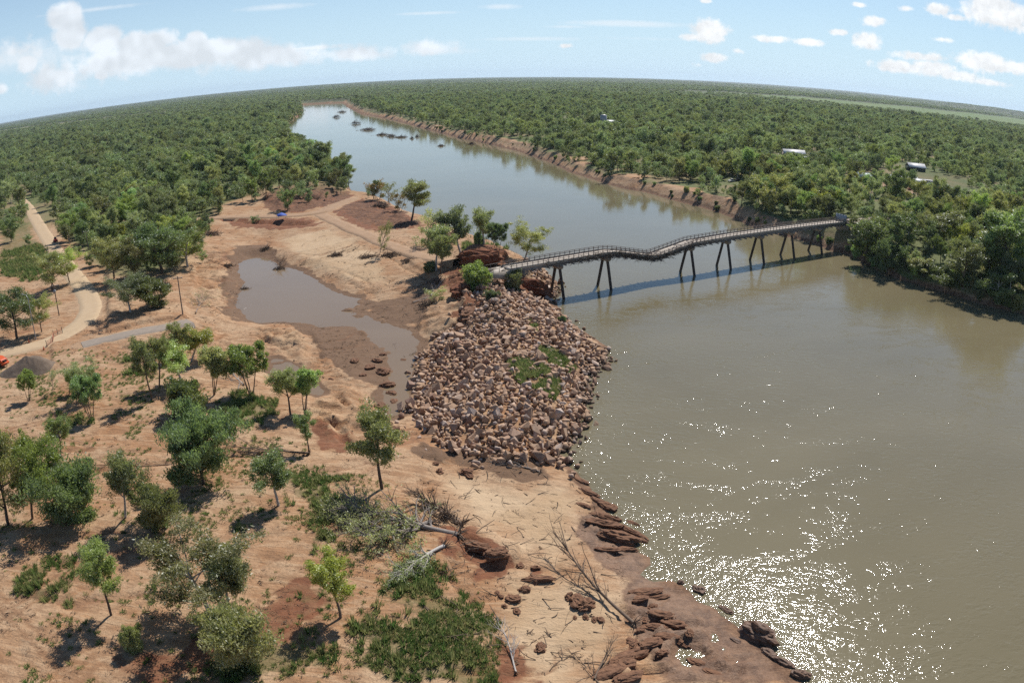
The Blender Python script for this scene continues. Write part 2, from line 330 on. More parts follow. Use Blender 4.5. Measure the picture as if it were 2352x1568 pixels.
def heights(x, y, detail=True):
    b = base_height(x, y)
    for poly, dz, w in terraces:
        s = sdist(x, y, poly, limit=8)
        b = b + dz*sstep(s + 0.5*fbm(x/1.7, y/1.7, 3, 5), -w*0.5, w*0.5) - 0.0
    # roughness
    far = sstep(np.hypot(x, y), 250, 700)
    if detail:
        b = b + 0.30*fbm(x/9, y/9, 4, 1) + 0.10*fbm(x/1.6, y/1.6, 3, 9)*(1-far)
        rg = 0
        for poly, am in rugged:
            rg = np.maximum(rg, am*sstep(sdist(x, y, poly, limit=6) + 1.5*fbm(x/4, y/4, 3, 45), -1.0, 2.0))
        rid = 1-np.clip(np.abs(2.4*fbm(x/5.0, y/3.0, 4, 46)), 0, 1); hh = rid**1.3*2.0 + 0.7*fbm(x/1.6, y/1.6, 3, 47); st = np.floor(hh*2.2)/2.2 + sstep(hh*2.2-np.floor(hh*2.2), .55, 1)/2.2
        b = b + rg*(st-0.7)
        b = b + (1-far)*0.16*(1-np.abs(fbm((x*.88+y*.47)/14, (y*.88-x*.47)/2.4, 4, 48)))**3*sstep(fbm(x/25, y/25, 2, 49), -.4, .3)
    rd = np.full(x.shape, 99.0)
    for k, (ln, hw) in road_lines.items():
        rd = np.minimum(rd, -sdist(x, y, ln, closed=False, limit=30) - hw)
    for ln, dep, hw in gully_lines:
        d = -sdist(x, y, ln, closed=False, limit=8) + 0.5*fbm(x/1.3, y/1.3, 3, 31)
        b = b - dep*(1-sstep(d, hw*0.4, hw))
    sr = -sdist(x, y, river_poly)                      # positive on land
    b = b - 0.55*channels(x, y)*sstep(rd, 1, 4)*sstep(sr, 6, 12)
    jag = 0.6*fbm(x/2.5, y/2.5, 3, 3)*(1-far) + far*4*fbm(x/25, y/25, 3, 4)*sstep(np.abs(sr), 0, 12)
    s2 = sr + jag*sstep(np.hypot(x, y), 0, 60)
    z = np.where(s2 > 0, b*sstep(s2, -1.0, 9.0) - 0.11*b*(1-sstep(s2, 0, 4)), np.maximum(-3.0, 0.35*s2))
    for poly, lev in ((pond_poly, POND_Z), (pool_poly, POOL_Z)):
        s = sdist(x, y, poly, limit=12) + 0.9*fbm(x/2.6, y/2.6, 4, 13); bars = 0.26*sstep(fbm(x/4.5, y/4.5, 3, 14), .12, .5)*sstep(np.hypot(x+30, y-165), 38, 22)
        z = np.where(s > 0, lev - np.minimum(0.6, 0.18*s) + bars*2.2, np.where(s > -8, lev + 0.02 + (np.maximum(z, lev+0.05)-lev)*sstep(-s, -0.5, 8), z))
    # low flat topped hills far away on the right, gentle swells elsewhere
    dist = np.hypot(x, y); a = np.arctan2(x, y)
    hill = sstep(a, 0.50, 0.62)*sstep(dist, 6500, 8500)*(18+40*np.clip(fbm(a*22, a*0+3.1, 4, 77)+0.25, 0, 1))
    swell = sstep(dist, 3000, 9000)*(12*fbm(a*5, dist/3000, 3, 55))
    return z + hill*1.0 + swell, sr, rd

def axis(lo, a, b, hi, h, g):
    mid = np.arange(a, b+h*0.5, h); up = []; s = h; v = mid[-1]
    while v < hi: s *= g; v += s; up.append(v)
    dn = []; s = h; v = mid[0]
    while v > lo: s *= g; v -= s; dn.append(v)
    return np.concatenate([dn[::-1], mid, up])
gx = axis(-16000, -125, 125, 16000, 0.55, 1.027)
gy = axis(-300, 44, 235, 20000, 0.55, 1.022)
GX, GY = np.meshgrid(gx, gy)
GZ, SR, RD = heights(GX, GY)
def ground_z(x, y):
    x = np.atleast_1d(np.asarray(x, float)); y = np.atleast_1d(np.asarray(y, float))
    i = np.clip(np.searchsorted(gx, x)-1, 0, len(gx)-2); j = np.clip(np.searchsorted(gy, y)-1, 0, len(gy)-2)
    fx = (x-gx[i])/(gx[i+1]-gx[i]); fy = (y-gy[j])/(gy[j+1]-gy[j])
    return (GZ[j, i]*(1-fx)+GZ[j, i+1]*fx)*(1-fy) + (GZ[j+1, i]*(1-fx)+GZ[j+1, i+1]*fx)*fy
def gz1(x, y): return float(ground_z(x, y)[0])
def on_ground(px, py, guess=5.0):
    """picture point -> the place on the ground that shows there"""
    z = guess
    for _ in range(12):
        p = at(px, py, z); z = 0.5*z + 0.5*gz1(p[0], p[1])
    p = at(px, py, z); return Vector((p[0], p[1], gz1(p[0], p[1])))
# ------------------------------------------------------------------ ground sheet with masks for its materials
def mask(polys, z, soft=1.5, seed=3, namp=1.5, nsc=4.0):
    m = np.zeros(GX.shape); nf = namp*fbm(GX/nsc, GY/nsc, 3, seed)
    for p in polys:
        s = sdist(GX, GY, P(z, *p), limit=12)
        m = np.maximum(m, sstep(s + nf, -soft, soft))
    return m
sd_pond = np.maximum(sdist(GX, GY, pond_poly, limit=14), sdist(GX, GY, pool_poly, limit=9))
m_mud = mask([[(640, 735), (830, 735), (890, 800), (905, 860), (885, 885), (820, 872), (770, 850), (740, 822), (700, 770)],
    [(1060, 1062), (1140, 1058), (1245, 1070), (1260, 1090), (1200, 1115), (1120, 1095)],
    [(830, 690), (900, 690), (985, 690), (1000, 720), (960, 745), (900, 742), (845, 722)],
    [(940, 1010), (1000, 1030), (1060, 1050), (1010, 1080), (960, 1060)],
    [(540, 575), (600, 570), (640, 590), (560, 600), (535, 690), (545, 738), (518, 730), (512, 650)]], 1.2, 1.6, 21, 3.0)
m_mud = np.maximum(m_mud, sstep(sd_pond + 2.2*fbm(GX/5, GY/5, 3, 8), -3.2, -0.2))
m_wet = mask([[(1310, 1185), (1400, 1185), (1470, 1265), (1530, 1330), (1600, 1370), (1680, 1440), (1760, 1500), (1840, 1568), (1520, 1580), (1470, 1500), (1425, 1420), (1440, 1330), (1380, 1290), (1330, 1235)]], 0.5, 1.4, 22, 2.2)
m_shine = m_wet.copy()
m_wet = np.maximum(m_wet, (1-sstep(SR + 1.2*fbm(GX/4, GY/4, 3, 23), 1.0, 4.0)))
m_red = mask([[(1005, 655), (1055, 600), (1085, 578), (1130, 580), (1165, 590), (1180, 612), (1225, 640), (1268, 692), (1230, 700), (1180, 685), (1130, 675), (1105, 690), (1085, 750), (1055, 740), (1045, 665)],
    [(605, 472), (650, 440), (720, 428), (790, 440), (812, 452), (745, 478), (690, 490), (620, 490)], [(510, 508), (700, 502), (740, 512), (690, 522), (560, 522)],
    [(770, 486), (830, 458), (880, 465), (930, 490), (965, 522), (900, 532), (840, 528), (790, 508)],
    [(720, 960), (800, 985), (790, 1030), (740, 1030)], [(590, 1400), (700, 1365), (750, 1400), (700, 1470), (600, 1500), (540, 1568), (300, 1568), (420, 1520), (560, 1460)],
    [(1055, 1210), (1140, 1220), (1195, 1250), (1180, 1290), (1110, 1290), (1060, 1262)], [(1130, 1450), (1190, 1460), (1210, 1540), (1150, 1568), (1128, 1568)]], 4.5, 2.2, 24, 4.5, 3.0)
m_dark = mask([[(605, 472), (650, 440), (720, 428), (790, 440), (812, 452), (745, 478), (690, 490), (620, 490)], [(775, 484), (830, 460), (880, 465), (930, 490), (965, 522), (880, 522), (820, 510)]], 4.5, 2.5, 26, 4.0) * sstep(fbm(GX/7, GY/2.2, 3, 66), -0.8, 0.1)
m_grass = mask([[(900, 1300), (1000, 1310), (1075, 1370), (1132, 1450), (1130, 1568), (880, 1580), (780, 1568), (800, 1460), (860, 1430), (930, 1420), (860, 1350)],
    [(400, 1580), (420, 1550), (600, 1520), (730, 1480), (800, 1500), (800, 1580)], [(650, 1100), (700, 1080), (770, 1110), (780, 1180), (750, 1250), (690, 1190), (660, 1150)],
    [(490, 930), (550, 900), (620, 915), (610, 960), (560, 990), (500, 970)], [(960, 1290), (1010, 1310), (960, 1340), (900, 1330)],
    [(1040, 588), (1075, 566), (1135, 572), (1165, 584), (1100, 590)], [(0, 540), (60, 520), (110, 600), (90, 660), (0, 650)], [(400, 510), (480, 515), (470, 545), (410, 540)],
    [(370, 780), (440, 770), (430, 800), (360, 810)], [(1440, 350), (1560, 350), (1700, 390), (1660, 412), (1560, 395), (1450, 380)], [(2060, 385), (2160, 395), (2230, 425), (2270, 450), (2200, 468), (2110, 440)], [(2190, 560), (2352, 560), (2352, 680), (2250, 650)], [(1960, 490), (2010, 520), (2060, 560), (2000, 560)]], 4.5, 1.5, 25, 3.5)
patch = sstep(fbm(GX/6, GY/6, 4, 41), 0.18, 0.5)*sstep(fbm(GX/30, GY/30, 2, 42), -0.2, 0.25)
plain = sdist(GX, GY, terraces[0][0], limit=40); mid = sstep(sdist(GX, GY, P(5, (0, 850), (330, 800), (480, 900), (640, 1000), (760, 1050), (800, 1568), (0, 1568)), limit=10), -3, 3)
m_grass = np.maximum(m_grass, 0.85*patch*mid)
# grass under the woods, thinner on the left, and pale open pasture far off
right_side = sstep(sdist(GX, GY, np.vstack([RS[:, :2][::-1], [[-400, 2600], [-2000, 9000], [0, 20000], [16000, 20000], [16000, 0], [300, 0]]])), 1, 12)
far_d = np.hypot(GX, GY)
bank_w = np.interp(GX, [-600, -100, 60, 105, 118, 130, 400], [3, 5, 10, 9, 2, 1, 1])*np.clip(.85+1.5*fbm(GX/26, GY/26, 3, 57), .05, 2)
m_wood = np.maximum(np.maximum(right_side, sstep(GX, 100, 125)*(SR > 0)*sstep(sdist(GX, GY, np.array([[95, 250], [130, 180], [170, 100], [900, 100], [900, 600], [95, 600]])), -1, 1))*sstep(SR, bank_w, bank_w*1.8+2), sstep(SR, 1.0, 8.0)*sstep(far_d, 300, 480)*(1-right_side))
left_fl = sstep(sdist(GX, GY, np.vstack([P(7, (0, 420), (70, 455), (140, 560), (235, 640), (420, 620), (470, 560), (520, 470), (640, 430), (700, 330), (670, 270))[:, :2], [[-900, 2600], [-4000, 5000], [-4000, 600]]]), limit=60), -6, 12)
m_wood = np.maximum(m_wood, 0.8*left_fl)
_fa = ctrl[:0]
fd = [(-1, 0)]
def band(a, d0, d1, a0, a1):
    return sstep(a, a0, a0+0.05)*(1-sstep(a, a1-0.05, a1))*sstep(far_d, d0*0.93, d0*1.05)*(1-sstep(far_d, d1*0.95, d1*1.08))
A_ = np.arctan2(GX, GY)
def dist_at(px, py): p = at(px, py, 8); return float(np.hypot(p[0], p[1]))
# pasture strip on the right: its near and far edge as distance over azimuth
az_k = []; d_n = []; d_f = []
for (x, yn, yf) in ((1500, 211, 207), (1750, 224, 218), (2000, 250, 238), (2200, 272, 258), (2352, 292, 276), (2480, 318, 298)):
    p = at(x, yn, 8); az_k.append(math.atan2(p[0], p[1])); d_n.append(np.hypot(p[0], p[1])); d_f.append(dist_at(x, yf))
dn_, df_ = np.interp(A_, az_k, d_n), np.interp(A_, az_k, d_f)
wob = 1+0.06*fbm(A_*40, far_d/900, 3, 88)
m_past = sstep(A_, az_k[0], az_k[0]+.15)*sstep(far_d*wob, dn_*0.97, dn_*1.04)*(1-sstep(far_d*wob, df_*0.95, df_*1.05))
az_l = []; dl_n = []; dl_f = []
for (x, yn, yf) in ((-100, 330, 324), (0, 304, 300), (150, 286, 282), (300, 268, 265), (500, 249, 248)):
    p = at(x, yn, 8); az_l.append(math.atan2(p[0], p[1])); dl_n.append(np.hypot(p[0], p[1])); dl_f.append(dist_at(x, yf))
m_pastl = (1-sstep(A_, az_l[-1]-.08, az_l[-1]))*sstep(far_d*wob, np.interp(A_, az_l, dl_n)*0.97, np.interp(A_, az_l, dl_n)*1.03)*(1-sstep(far_d*wob, np.interp(A_, az_l, dl_f)*.97, np.interp(A_, az_l, dl_f)*1.04))
m_clear = sstep(sdist(GX, GY, P(9.5, (1990, 414), (2020, 408), (2110, 410), (2160, 425), (2200, 445), (2150, 452), (2080, 442), (2010, 428)), limit=30), -2, 3)
m_bank = right_side*sstep(SR, -1, 1)*(1-sstep(SR + 5*fbm(GX/9, GY/9, 3, 52), 5, 12))
m_beach = mask([[(1000, 1100), (1100, 1110), (1200, 1135), (1290, 1110), (1340, 1180), (1320, 1230), (1290, 1300), (1240, 1290), (1180, 1230), (1080, 1180)], [(1160, 1340), (1290, 1330), (1410, 1360), (1400, 1450), (1340, 1520), (1300, 1580), (1200, 1580), (1180, 1440)], [(640, 560), (760, 540), (860, 600), (900, 660), (820, 650), (720, 620)]], 1.6, 2.5, 29, 3.0)
m_chan = channels(GX, GY)*sstep(RD, 1, 4)*sstep(SR, 6, 12)
m_road = 1-sstep(RD, -0.3, 1.6)

m_trk = np.zeros(GX.shape)
for ln in [[(0, 1390), (60, 1455), (140, 1530), (230, 1600)], [(0, 1440), (60, 1410), (150, 1340)], [(170, 1568), (200, 1520), (250, 1500), (300, 1520), (320, 1568)], [(195, 1568), (225, 1535), (260, 1525), (290, 1568)], [(560, 1500), (650, 1470), (730, 1420), (740, 1390), (690, 1372), (620, 1390), (600, 1420), (640, 1450)], [(300, 1568), (450, 1530), (560, 1500), (700, 1480), (760, 1440)],
           [(0, 1000), (150, 960), (300, 930), (450, 880)], [(760, 505), (830, 538), (930, 580), (1040, 622)], [(250, 830), (310, 815), (330, 840), (290, 870)]]:
    d = -sdist(GX, GY, P(5, *ln), closed=False, limit=6); m_trk = np.maximum(m_trk, np.exp(-((d-.75)/.4)**2))
ny, nx = GX.shape
idx = np.arange(nx*ny).reshape(ny, nx)
quads = np.stack([idx[:-1, :-1], idx[:-1, 1:], idx[1:, 1:], idx[1:, :-1]], -1).reshape(-1, 4)

gm, T, b = mat('ground')
geo = T.add('ShaderNodeNewGeometry').outputs['Position']
n1 = T.noise(geo, 0.09, 5, 0.6); n2 = T.noise(geo, 0.6, 6, 0.65); n3 = T.noise(geo, 3.2, 5, 0.7)
strm = T.add('ShaderNodeMapping'); strm.inputs['Scale'].default_value = (0.35, 1.6, 1); strm.inputs['Rotation'].default_value = (0, 0, 0.6); T.l.new(geo, strm.inputs[0])
n4 = T.noise(strm.outputs[0], 0.5, 6, 0.7, 0.8)
sand = T.mix(T.mapr(n1, .40, .60), (0.42, 0.275, 0.163), (0.335, 0.172, 0.082))
sand = T.mix(T.math('MULTIPLY', T.mapr(n4, .48, .60), 0.6), sand, (0.47, 0.325, 0.20))
sand = T.mix(T.math('MULTIPLY', T.mapr(n2, .50, .63), 0.5), sand, (0.27, 0.155, 0.085))
sand = T.mix(T.math('MULTIPLY', T.mapr(n3, .53, .62), 0.5), sand, (0.20, 0.12, 0.07))
lit = T.math('MULTIPLY', T.mapr(T.noise(geo, 6.0, 3, .6), .57, .62), T.mapr(T.noise(geo, .22, 3, .6), .42, .58))
rill = T.mapr(n4, .40, .47, 1.0, 0.0)
sand = T.mix(T.math('MULTIPLY', rill, .45), sand, (0.19, 0.105, 0.058))
sand = T.mix(T.math('MULTIPLY', lit, .6), sand, (0.13, 0.085, 0.052))
bch = T.attr('beach'); sand = T.mix(T.math('MULTIPLY', bch, .78), sand, T.mix(T.mapr(n1, .4, .6), (0.50, 0.365, 0.23), (0.44, 0.31, 0.185)))
def edge(name, lo=.35, hi=.6, amt=0.5):
    a = T.attr(name)
    return T.mapr(T.math('ADD', a, T.math('MULTIPLY', T.math('SUBTRACT', T.math('ADD', n2, T.math('MULTIPLY', n3, .6)), 0.8), amt)), lo, hi)
mud = T.mix(n2, (0.195, 0.112, 0.063), (0.115, 0.068, 0.040))
mud = T.mix(T.math('MULTIPLY', T.mapr(n4, .45, .7), .6), mud, (0.20, 0.125, 0.075))
col = T.mix(edge('mud'), sand, mud)
wet = T.mix(T.mapr(n2, .42, .58), (0.20, 0.112, 0.066), (0.105, 0.056, 0.034))  # wet mud tones; the darker patches also paint crevice shade into the colour
wet = T.mix(T.math('MULTIPLY', T.mapr(n3, .5, .62), .5), wet, (0.26, 0.16, 0.10))
col = T.mix(T.math('MULTIPLY', edge('wet'), 0.88), col, wet)
red = T.mix(T.mapr(n2, .3, .7), (0.215, 0.085, 0.042), (0.125, 0.046, 0.024))
red = T.mix(T.math('MULTIPLY', T.mapr(n4, .5, .7), .5), red, (0.32, 0.18, 0.10))
col = T.mix(T.math('MULTIPLY', edge('red'), 0.9), col, red)
col = T.mix(T.math('MULTIPLY', edge('dark'), 0.8), col, T.mix(T.mapr(n4, .42, .56), (0.07, 0.038, 0.025), (0.19, 0.10, 0.058)))
bank = T.mix(T.mapr(n4, .35, .62), (0.07, 0.045, 0.03), (0.26, 0.165, 0.10))
col = T.mix(T.math('MULTIPLY', edge('bank', .25, .6, .7), .9), col, bank)
cls = T.mix(T.mapr(n3, .35, .65), (0.30, 0.20, 0.125), (0.42, 0.29, 0.18))
col = T.mix(T.math('MULTIPLY', edge('road'), 0.6), col, cls)
gr = T.mix(T.mapr(n3, .3, .7), (0.045, 0.07, 0.02), (0.085, 0.105, 0.032))
grw = T.mix(T.mapr(n2, .35, .65), (0.07, 0.10, 0.035), (0.13, 0.155, 0.055))
grw = T.mix(T.mapr(T.noise(geo, 0.03, 4), .48, .62), grw, (0.22, 0.165, 0.09))
farw = T.mapr(T.vmath('LENGTH', geo, out=1), 900, 2200)
forest_far = T.mix(T.mapr(T.noise(geo, 0.012, 8, 0.72), .35, .65), (0.035, 0.052, 0.024), (0.085, 0.105, 0.048))
grw = T.mix(farw, grw, forest_far)
col = T.mix(T.math('MULTIPLY', edge('wood', .3, .7), 0.92), col, grw)
col = T.mix(T.math('MULTIPLY', edge('grass', .45, .95, 1.8), .55), col, gr)
past = T.mix(T.mapr(T.noise(geo, 0.01, 5), .35, .65), (0.105, 0.165, 0.05), (0.16, 0.19, 0.075))
col = T.mix(T.math('MULTIPLY', edge('channel', .3, .8, .7), .7), col, T.mix(T.mapr(n2, .4, .6), (0.27, 0.13, 0.065), (0.15, 0.075, 0.042)))
trk = T.attr('wheel_tracks'); col = T.mix(T.math('MULTIPLY', T.mapr(T.math('ADD', trk, T.math('MULTIPLY', n3, .3)), .45, .85), .55), col, (0.22, 0.115, 0.06))
col = T.mix(T.attr('pasture'), col, past)
col = T.mix(edge('pasture_left'), col, (0.24, 0.22, 0.13))
col = T.mix(T.math('MULTIPLY', edge('yard'), .85), col, (0.33, 0.20, 0.125))
T.put(b.inputs['Base Color'], col)
T.put(b.inputs['Roughness'], T.mapr(T.math('ADD', T.attr('shine'), T.math('MULTIPLY', T.attr('mud'), .2)), 0, 1, 0.95, 0.55))
b.inputs['Specular IOR Level'].default_value = 0.25
bn = T.add('ShaderNodeBump'); bn.inputs['Strength'].default_value = 0.9; bn.inputs['Distance'].default_value = 0.35
T.put(bn.inputs['Height'], T.math('ADD', T.math('ADD', n2, T.math('MULTIPLY', n3, 0.35)), T.math('MULTIPLY', n4, 0.8))); T.l.new(bn.outputs[0], b.inputs['Normal'])
gme = mesh_np('ground', np.stack([GX, GY, GZ], -1).reshape(-1, 3), quads, [gm], smooth=True)
for nm, arr in (('mud', m_mud), ('wet', m_wet), ('shine', m_shine), ('red', m_red), ('dark', m_dark), ('grass', m_grass), ('wood', m_wood), ('pasture', m_past), ('pasture_left', m_pastl), ('yard', m_clear), ('road', m_road), ('bank', m_bank), ('beach', m_beach), ('channel', m_chan), ('wheel_tracks', m_trk)):
    a = gme.attributes.new(nm, 'FLOAT', 'POINT'); a.data.foreach_set('value', arr.astype(np.float32).ravel())
tag(link('ground', gme), 'orange sand flats, mud and grassland of the river plain', 'ground', kind='structure')

# ------------------------------------------------------------------ water
def water_mat(name, c1, c2, scale, strength, patchy=True, rough=0.05):
    m, T, b = mat(name)
    pos = T.add('ShaderNodeNewGeometry').outputs['Position']
    flow = T.add('ShaderNodeMapping'); flow.inputs['Rotation'].default_value = (0, 0, 0.55); flow.inputs['Scale'].default_value = (0.55, 1.0, 1.0); T.l.new(pos, flow.inputs[0])
    big_ = T.noise(flow.outputs[0], 0.02, 5, 0.6, 0.6)
    T.put(b.inputs['Base Color'], T.mix(T.mapr(big_, .35, .65), c1, c2))
    b.inputs['Roughness'].default_value = rough; b.inputs['IOR'].default_value = 1.33
    b.inputs['Specular IOR Level'].default_value = 0.5
    w1 = T.noise(flow.outputs[0], scale, 2, 0.5, 0.4); w2 = T.noise(flow.outputs[0], scale*2.6, 2, 0.5, 0.5)
    h = T.math('ADD', T.math('MULTIPLY', w1, 1.0), T.math('MULTIPLY', w2, 0.42))
    bn = T.add('ShaderNodeBump'); bn.inputs['Distance'].default_value = 0.25
    if patchy:
        pat = T.mapr(T.noise(flow.outputs[0], 0.16, 5, 0.7, 1.2), .42, .66, 0.12, 1.0)
        near = T.mapr(T.vmath('LENGTH', pos, out=1), 100, 300, 1.0, 0.09)
        T.put(bn.inputs['Strength'], T.math('MULTIPLY', T.math('MULTIPLY', T.math('ADD', pat, T.math('MULTIPLY', T.attr('shore'), .9)), near), strength))
    else: bn.inputs['Strength'].default_value = strength
    T.put(bn.inputs['Height'], h); T.l.new(bn.outputs[0], b.inputs['Normal'])
    return m
river_m = water_mat('river_water', (0.178, 0.150, 0.088), (0.148, 0.124, 0.070), 1.15, 0.82, True, 0.075)
ix, iy = np.where((gx > -1500) & (gx < 900))[0][::3], np.where((gy > -300) & (gy < 3300))[0][::3]
RX, RY = GX[np.ix_(iy, ix)], GY[np.ix_(iy, ix)]; ri = np.arange(RX.size).reshape(RX.shape)
rme = mesh_np('river', np.stack([RX, RY, 0*RX], -1).reshape(-1, 3), np.stack([ri[:-1, :-1], ri[:-1, 1:], ri[1:, 1:], ri[1:, :-1]], -1).reshape(-1, 4), [river_m], smooth=True)
leftish = np.exp(-np.maximum(0, -SR[np.ix_(iy, ix)])/5.0)*(1-right_side[np.ix_(iy, ix)])*sstep(RX, -20, 5); a = rme.attributes.new('shore', 'FLOAT', 'POINT'); a.data.foreach_set('value', leftish.astype(np.float32).ravel())
tag(link('river', rme), 'wide muddy olive brown river with sun glints', 'river', kind='structure')
pond_m = water_mat('pond_water', (0.215, 0.152, 0.092), (0.185, 0.128, 0.076), 2.0, 0.03, False, 0.05)
pond_m.node_tree.nodes['Principled BSDF'].inputs['Specular IOR Level'].default_value = 0.36
def grow(poly, d):
    c = []; n = len(poly)
    area = 0.5*np.sum(poly[:, 0]*np.roll(poly[:, 1], -1)-np.roll(poly[:, 0], -1)*poly[:, 1])
    for i in range(n):
        t = poly[(i+1) % n]-poly[i-1]; t = t/np.linalg.norm(t); nrm = np.array([t[1], -t[0]])*(1 if area > 0 else -1)
        c.append(poly[i]+nrm*d)
    return np.array(c)
def sheet(name, poly, z, m):
    bm = bmesh.new(); vs = [bm.verts.new((p[0], p[1], z)) for p in poly]
    f = bm.faces.new(vs); bmesh.ops.triangulate(bm, faces=[f]); bmesh.ops.recalc_face_normals(bm, faces=bm.faces)
    for f in bm.faces:
        if f.normal.z < 0: f.normal_flip()
    me = bpy.data.meshes.new(name); bm.to_mesh(me); bm.free(); me.materials.append(m); return link(name, me)
tag(sheet('pond', grow(pond_poly, 0.9), POND_Z, pond_m), 'still grey brown flood pond in the scoured sand', 'pond', kind='structure')
tag(sheet('pond', grow(pool_poly, 0.7), POOL_Z, pond_m), 'small narrow pool beside the flood pond', 'pond', kind='structure')

# ------------------------------------------------------------------ roads
def ribbon(name, line, hw, m, lift=0.12, wob=0.4):
    line = np.asarray(line)[:, :2]; seg = np.linalg.norm(np.diff(line, axis=0), axis=1); s = np.concatenate([[0], np.cumsum(seg)])
    t = np.linspace(0, s[-1], max(8, int(s[-1]/1.5)))
    # smooth the line
    q = np.stack([np.interp(t, s, line[:, i]) for i in (0, 1)], -1)
    for _ in range(8): q[1:-1] = 0.25*q[:-2]+0.5*q[1:-1]+0.25*q[2:]
    tan = np.gradient(q, axis=0); tan /= np.linalg.norm(tan, axis=1)[:, None]; nr = np.stack([-tan[:, 1], tan[:, 0]], -1)
    cols = []
    for k, f in enumerate((-1, -.5, 0, .5, 1)):
        w = hw*f + (wob*np.sign(f)*fbm(t/3, t*0+k, 3, 90+k) if abs(f) == 1 else 0)
        p = q + nr*np.asarray(w)[..., None] if np.ndim(w) else q + nr*w
        cols.append(p)
    V = np.stack(cols, 1)
    zc = ground_z(V[..., 0].ravel(), V[..., 1].ravel()).reshape(V.shape[:2])
    zm = zc.max(1); 
    for _ in range(6): zm[1:-1] = np.maximum(zm[1:-1], 0.25*zm[:-2]+0.5*zm[1:-1]+0.25*zm[2:])
    Z = np.repeat((zm+lift)[:, None], 5, 1); Z[:, 0] -= 0.03; Z[:, 4] -= 0.03
    skirt0 = np.concatenate([V[:, 0]-nr*0.7, (zc[:, 0]-0.4)[:, None]], 1); skirt1 = np.concatenate([V[:, 4]+nr*0.7, (zc[:, 4]-0.4)[:, None]], 1)
    full = np.concatenate([skirt0[:, None], np.concatenate([V, Z[..., None]], -1), skirt1[:, None]], 1)
    n = len(t); ii = np.arange(n*7).reshape(n, 7)
    qd = np.stack([ii[:-1, :-1], ii[1:, :-1], ii[1:, 1:], ii[:-1, 1:]], -1).reshape(-1, 4)[:, ::-1]
    o = link(name, mesh_np(name, full.reshape(-1, 3), qd, [m], smooth=True)); return o
dirt_m = simple_mat('pale_gravel', (0.46, 0.34, 0.215), (0.40, 0.285, 0.175), 0.7, 0.95, 0.15)
track_m = simple_mat('graded_dirt', (0.36, 0.235, 0.145), (0.29, 0.18, 0.105), 0.5, 0.95, 0.3)
asph_m = simple_mat('worn_asphalt', (0.29, 0.235, 0.185), (0.22, 0.18, 0.145), 1.2, 0.9, 0.15)
tag(ribbon('dirt_road', *road_lines['dirt'], dirt_m), 'pale gravel detour road winding through the left bank trees', 'road', kind='structure')
tag(ribbon('dirt_track', *road_lines['track'], track_m), 'graded dirt track beside the red soil cut', 'track', kind='structure')
tag(ribbon('dirt_track', *road_lines['track2'], track_m), 'wheel-rutted dirt track along the sand to the bridge', 'track', kind='structure')
tag(ribbon('asphalt_road', *road_lines['asphalt'], asph_m, 0.06, 0.5), 'broken strip of grey asphalt road ending at the washout', 'road', kind='structure')
tag(ribbon('asphalt_road', *road_lines['right'], asph_m, 0.05), 'grey road leading from the far bridge end through trees', 'road', kind='structure')
# ------------------------------------------------------------------ vegetation
def tubes(paths, sides=5):
    """paths = list of (points n x 3, radii n) -> verts, quads"""
    V, F = [], []; off = 0
    for pts, rad in paths:
        pts = np.asarray(pts, float); n = len(pts)
        t = np.gradient(pts, axis=0); t /= np.linalg.norm(t, axis=1)[:, None]+1e-9
        ref = np.where(np.abs(t[:, 2:3]) > 0.9, np.array([[1.0, 0, 0]]), np.array([[0, 0, 1.0]]))
        a = np.cross(t, ref); a /= np.linalg.norm(a, axis=1)[:, None]+1e-9; b_ = np.cross(t, a)
        ang = np.arange(sides)*2*math.pi/sides
        ring = pts[:, None] + np.asarray(rad)[:, None, None]*(np.cos(ang)[None, :, None]*a[:, None]+np.sin(ang)[None, :, None]*b_[:, None])
        V.append(ring.reshape(-1, 3)); ii = off + np.arange(n*sides).reshape(n, sides)
        q = np.stack([ii[:-1], np.roll(ii, -1, 1)[:-1], np.roll(ii, -1, 1)[1:], ii[1:]], -1).reshape(-1, 4); F.append(q)
        off += n*sides
    return np.vstack(V), np.vstack(F)

def bend(p0, d, length, n, wander, up, r):
    pts = [np.array(p0, float)]; d = np.array(d, float); d /= np.linalg.norm(d)
    for i in range(n):
        d = d + r.normal(0, wander, 3) + np.array([0, 0, up]); d /= np.linalg.norm(d); pts.append(pts[-1]+d*length/n)
    return np.array(pts)

def leaf_cards(centres, radii, per, L, Wd, droop, r, tint_amp=0.35):
    """drooping leaf cards round clump centres -> verts, quads, tint per vertex"""
    C = np.repeat(centres, per, 0); R = np.repeat(radii, per, 0); n = len(C)
    g = r.normal(0, 1, (n, 3)); g /= np.linalg.norm(g, axis=1)[:, None]
    rad = r.random(n)**0.5*(1+.25*r.random(n)**4)
    pos = C + g*(R*rad[:, None] if R.ndim == 2 else (R*rad)[:, None])
    d = r.normal(0, 1, (n, 3)); d /= np.linalg.norm(d, axis=1)[:, None]; d = d*0.8 + np.array([0, 0, -droop]); d /= np.linalg.norm(d, axis=1)[:, None]
    sd = np.cross(d, r.normal(0, 1, (n, 3))); sd /= np.linalg.norm(sd, axis=1)[:, None]+1e-9
    ln = L*(0.6+0.8*r.random(n))[:, None]; w = Wd*(0.6+0.8*r.random(n))[:, None]
    v = np.stack([pos-d*ln*.5, pos+sd*w*.5, pos+d*ln*.5, pos-sd*w*.5], 1).reshape(-1, 3)
    q = np.arange(n*4).reshape(n, 4)
    ct = np.repeat(r.random(len(centres)), per); tint = np.clip(0.5*ct+0.5*r.random(n), 0, 1)
    return v, q, np.repeat(tint, 4)

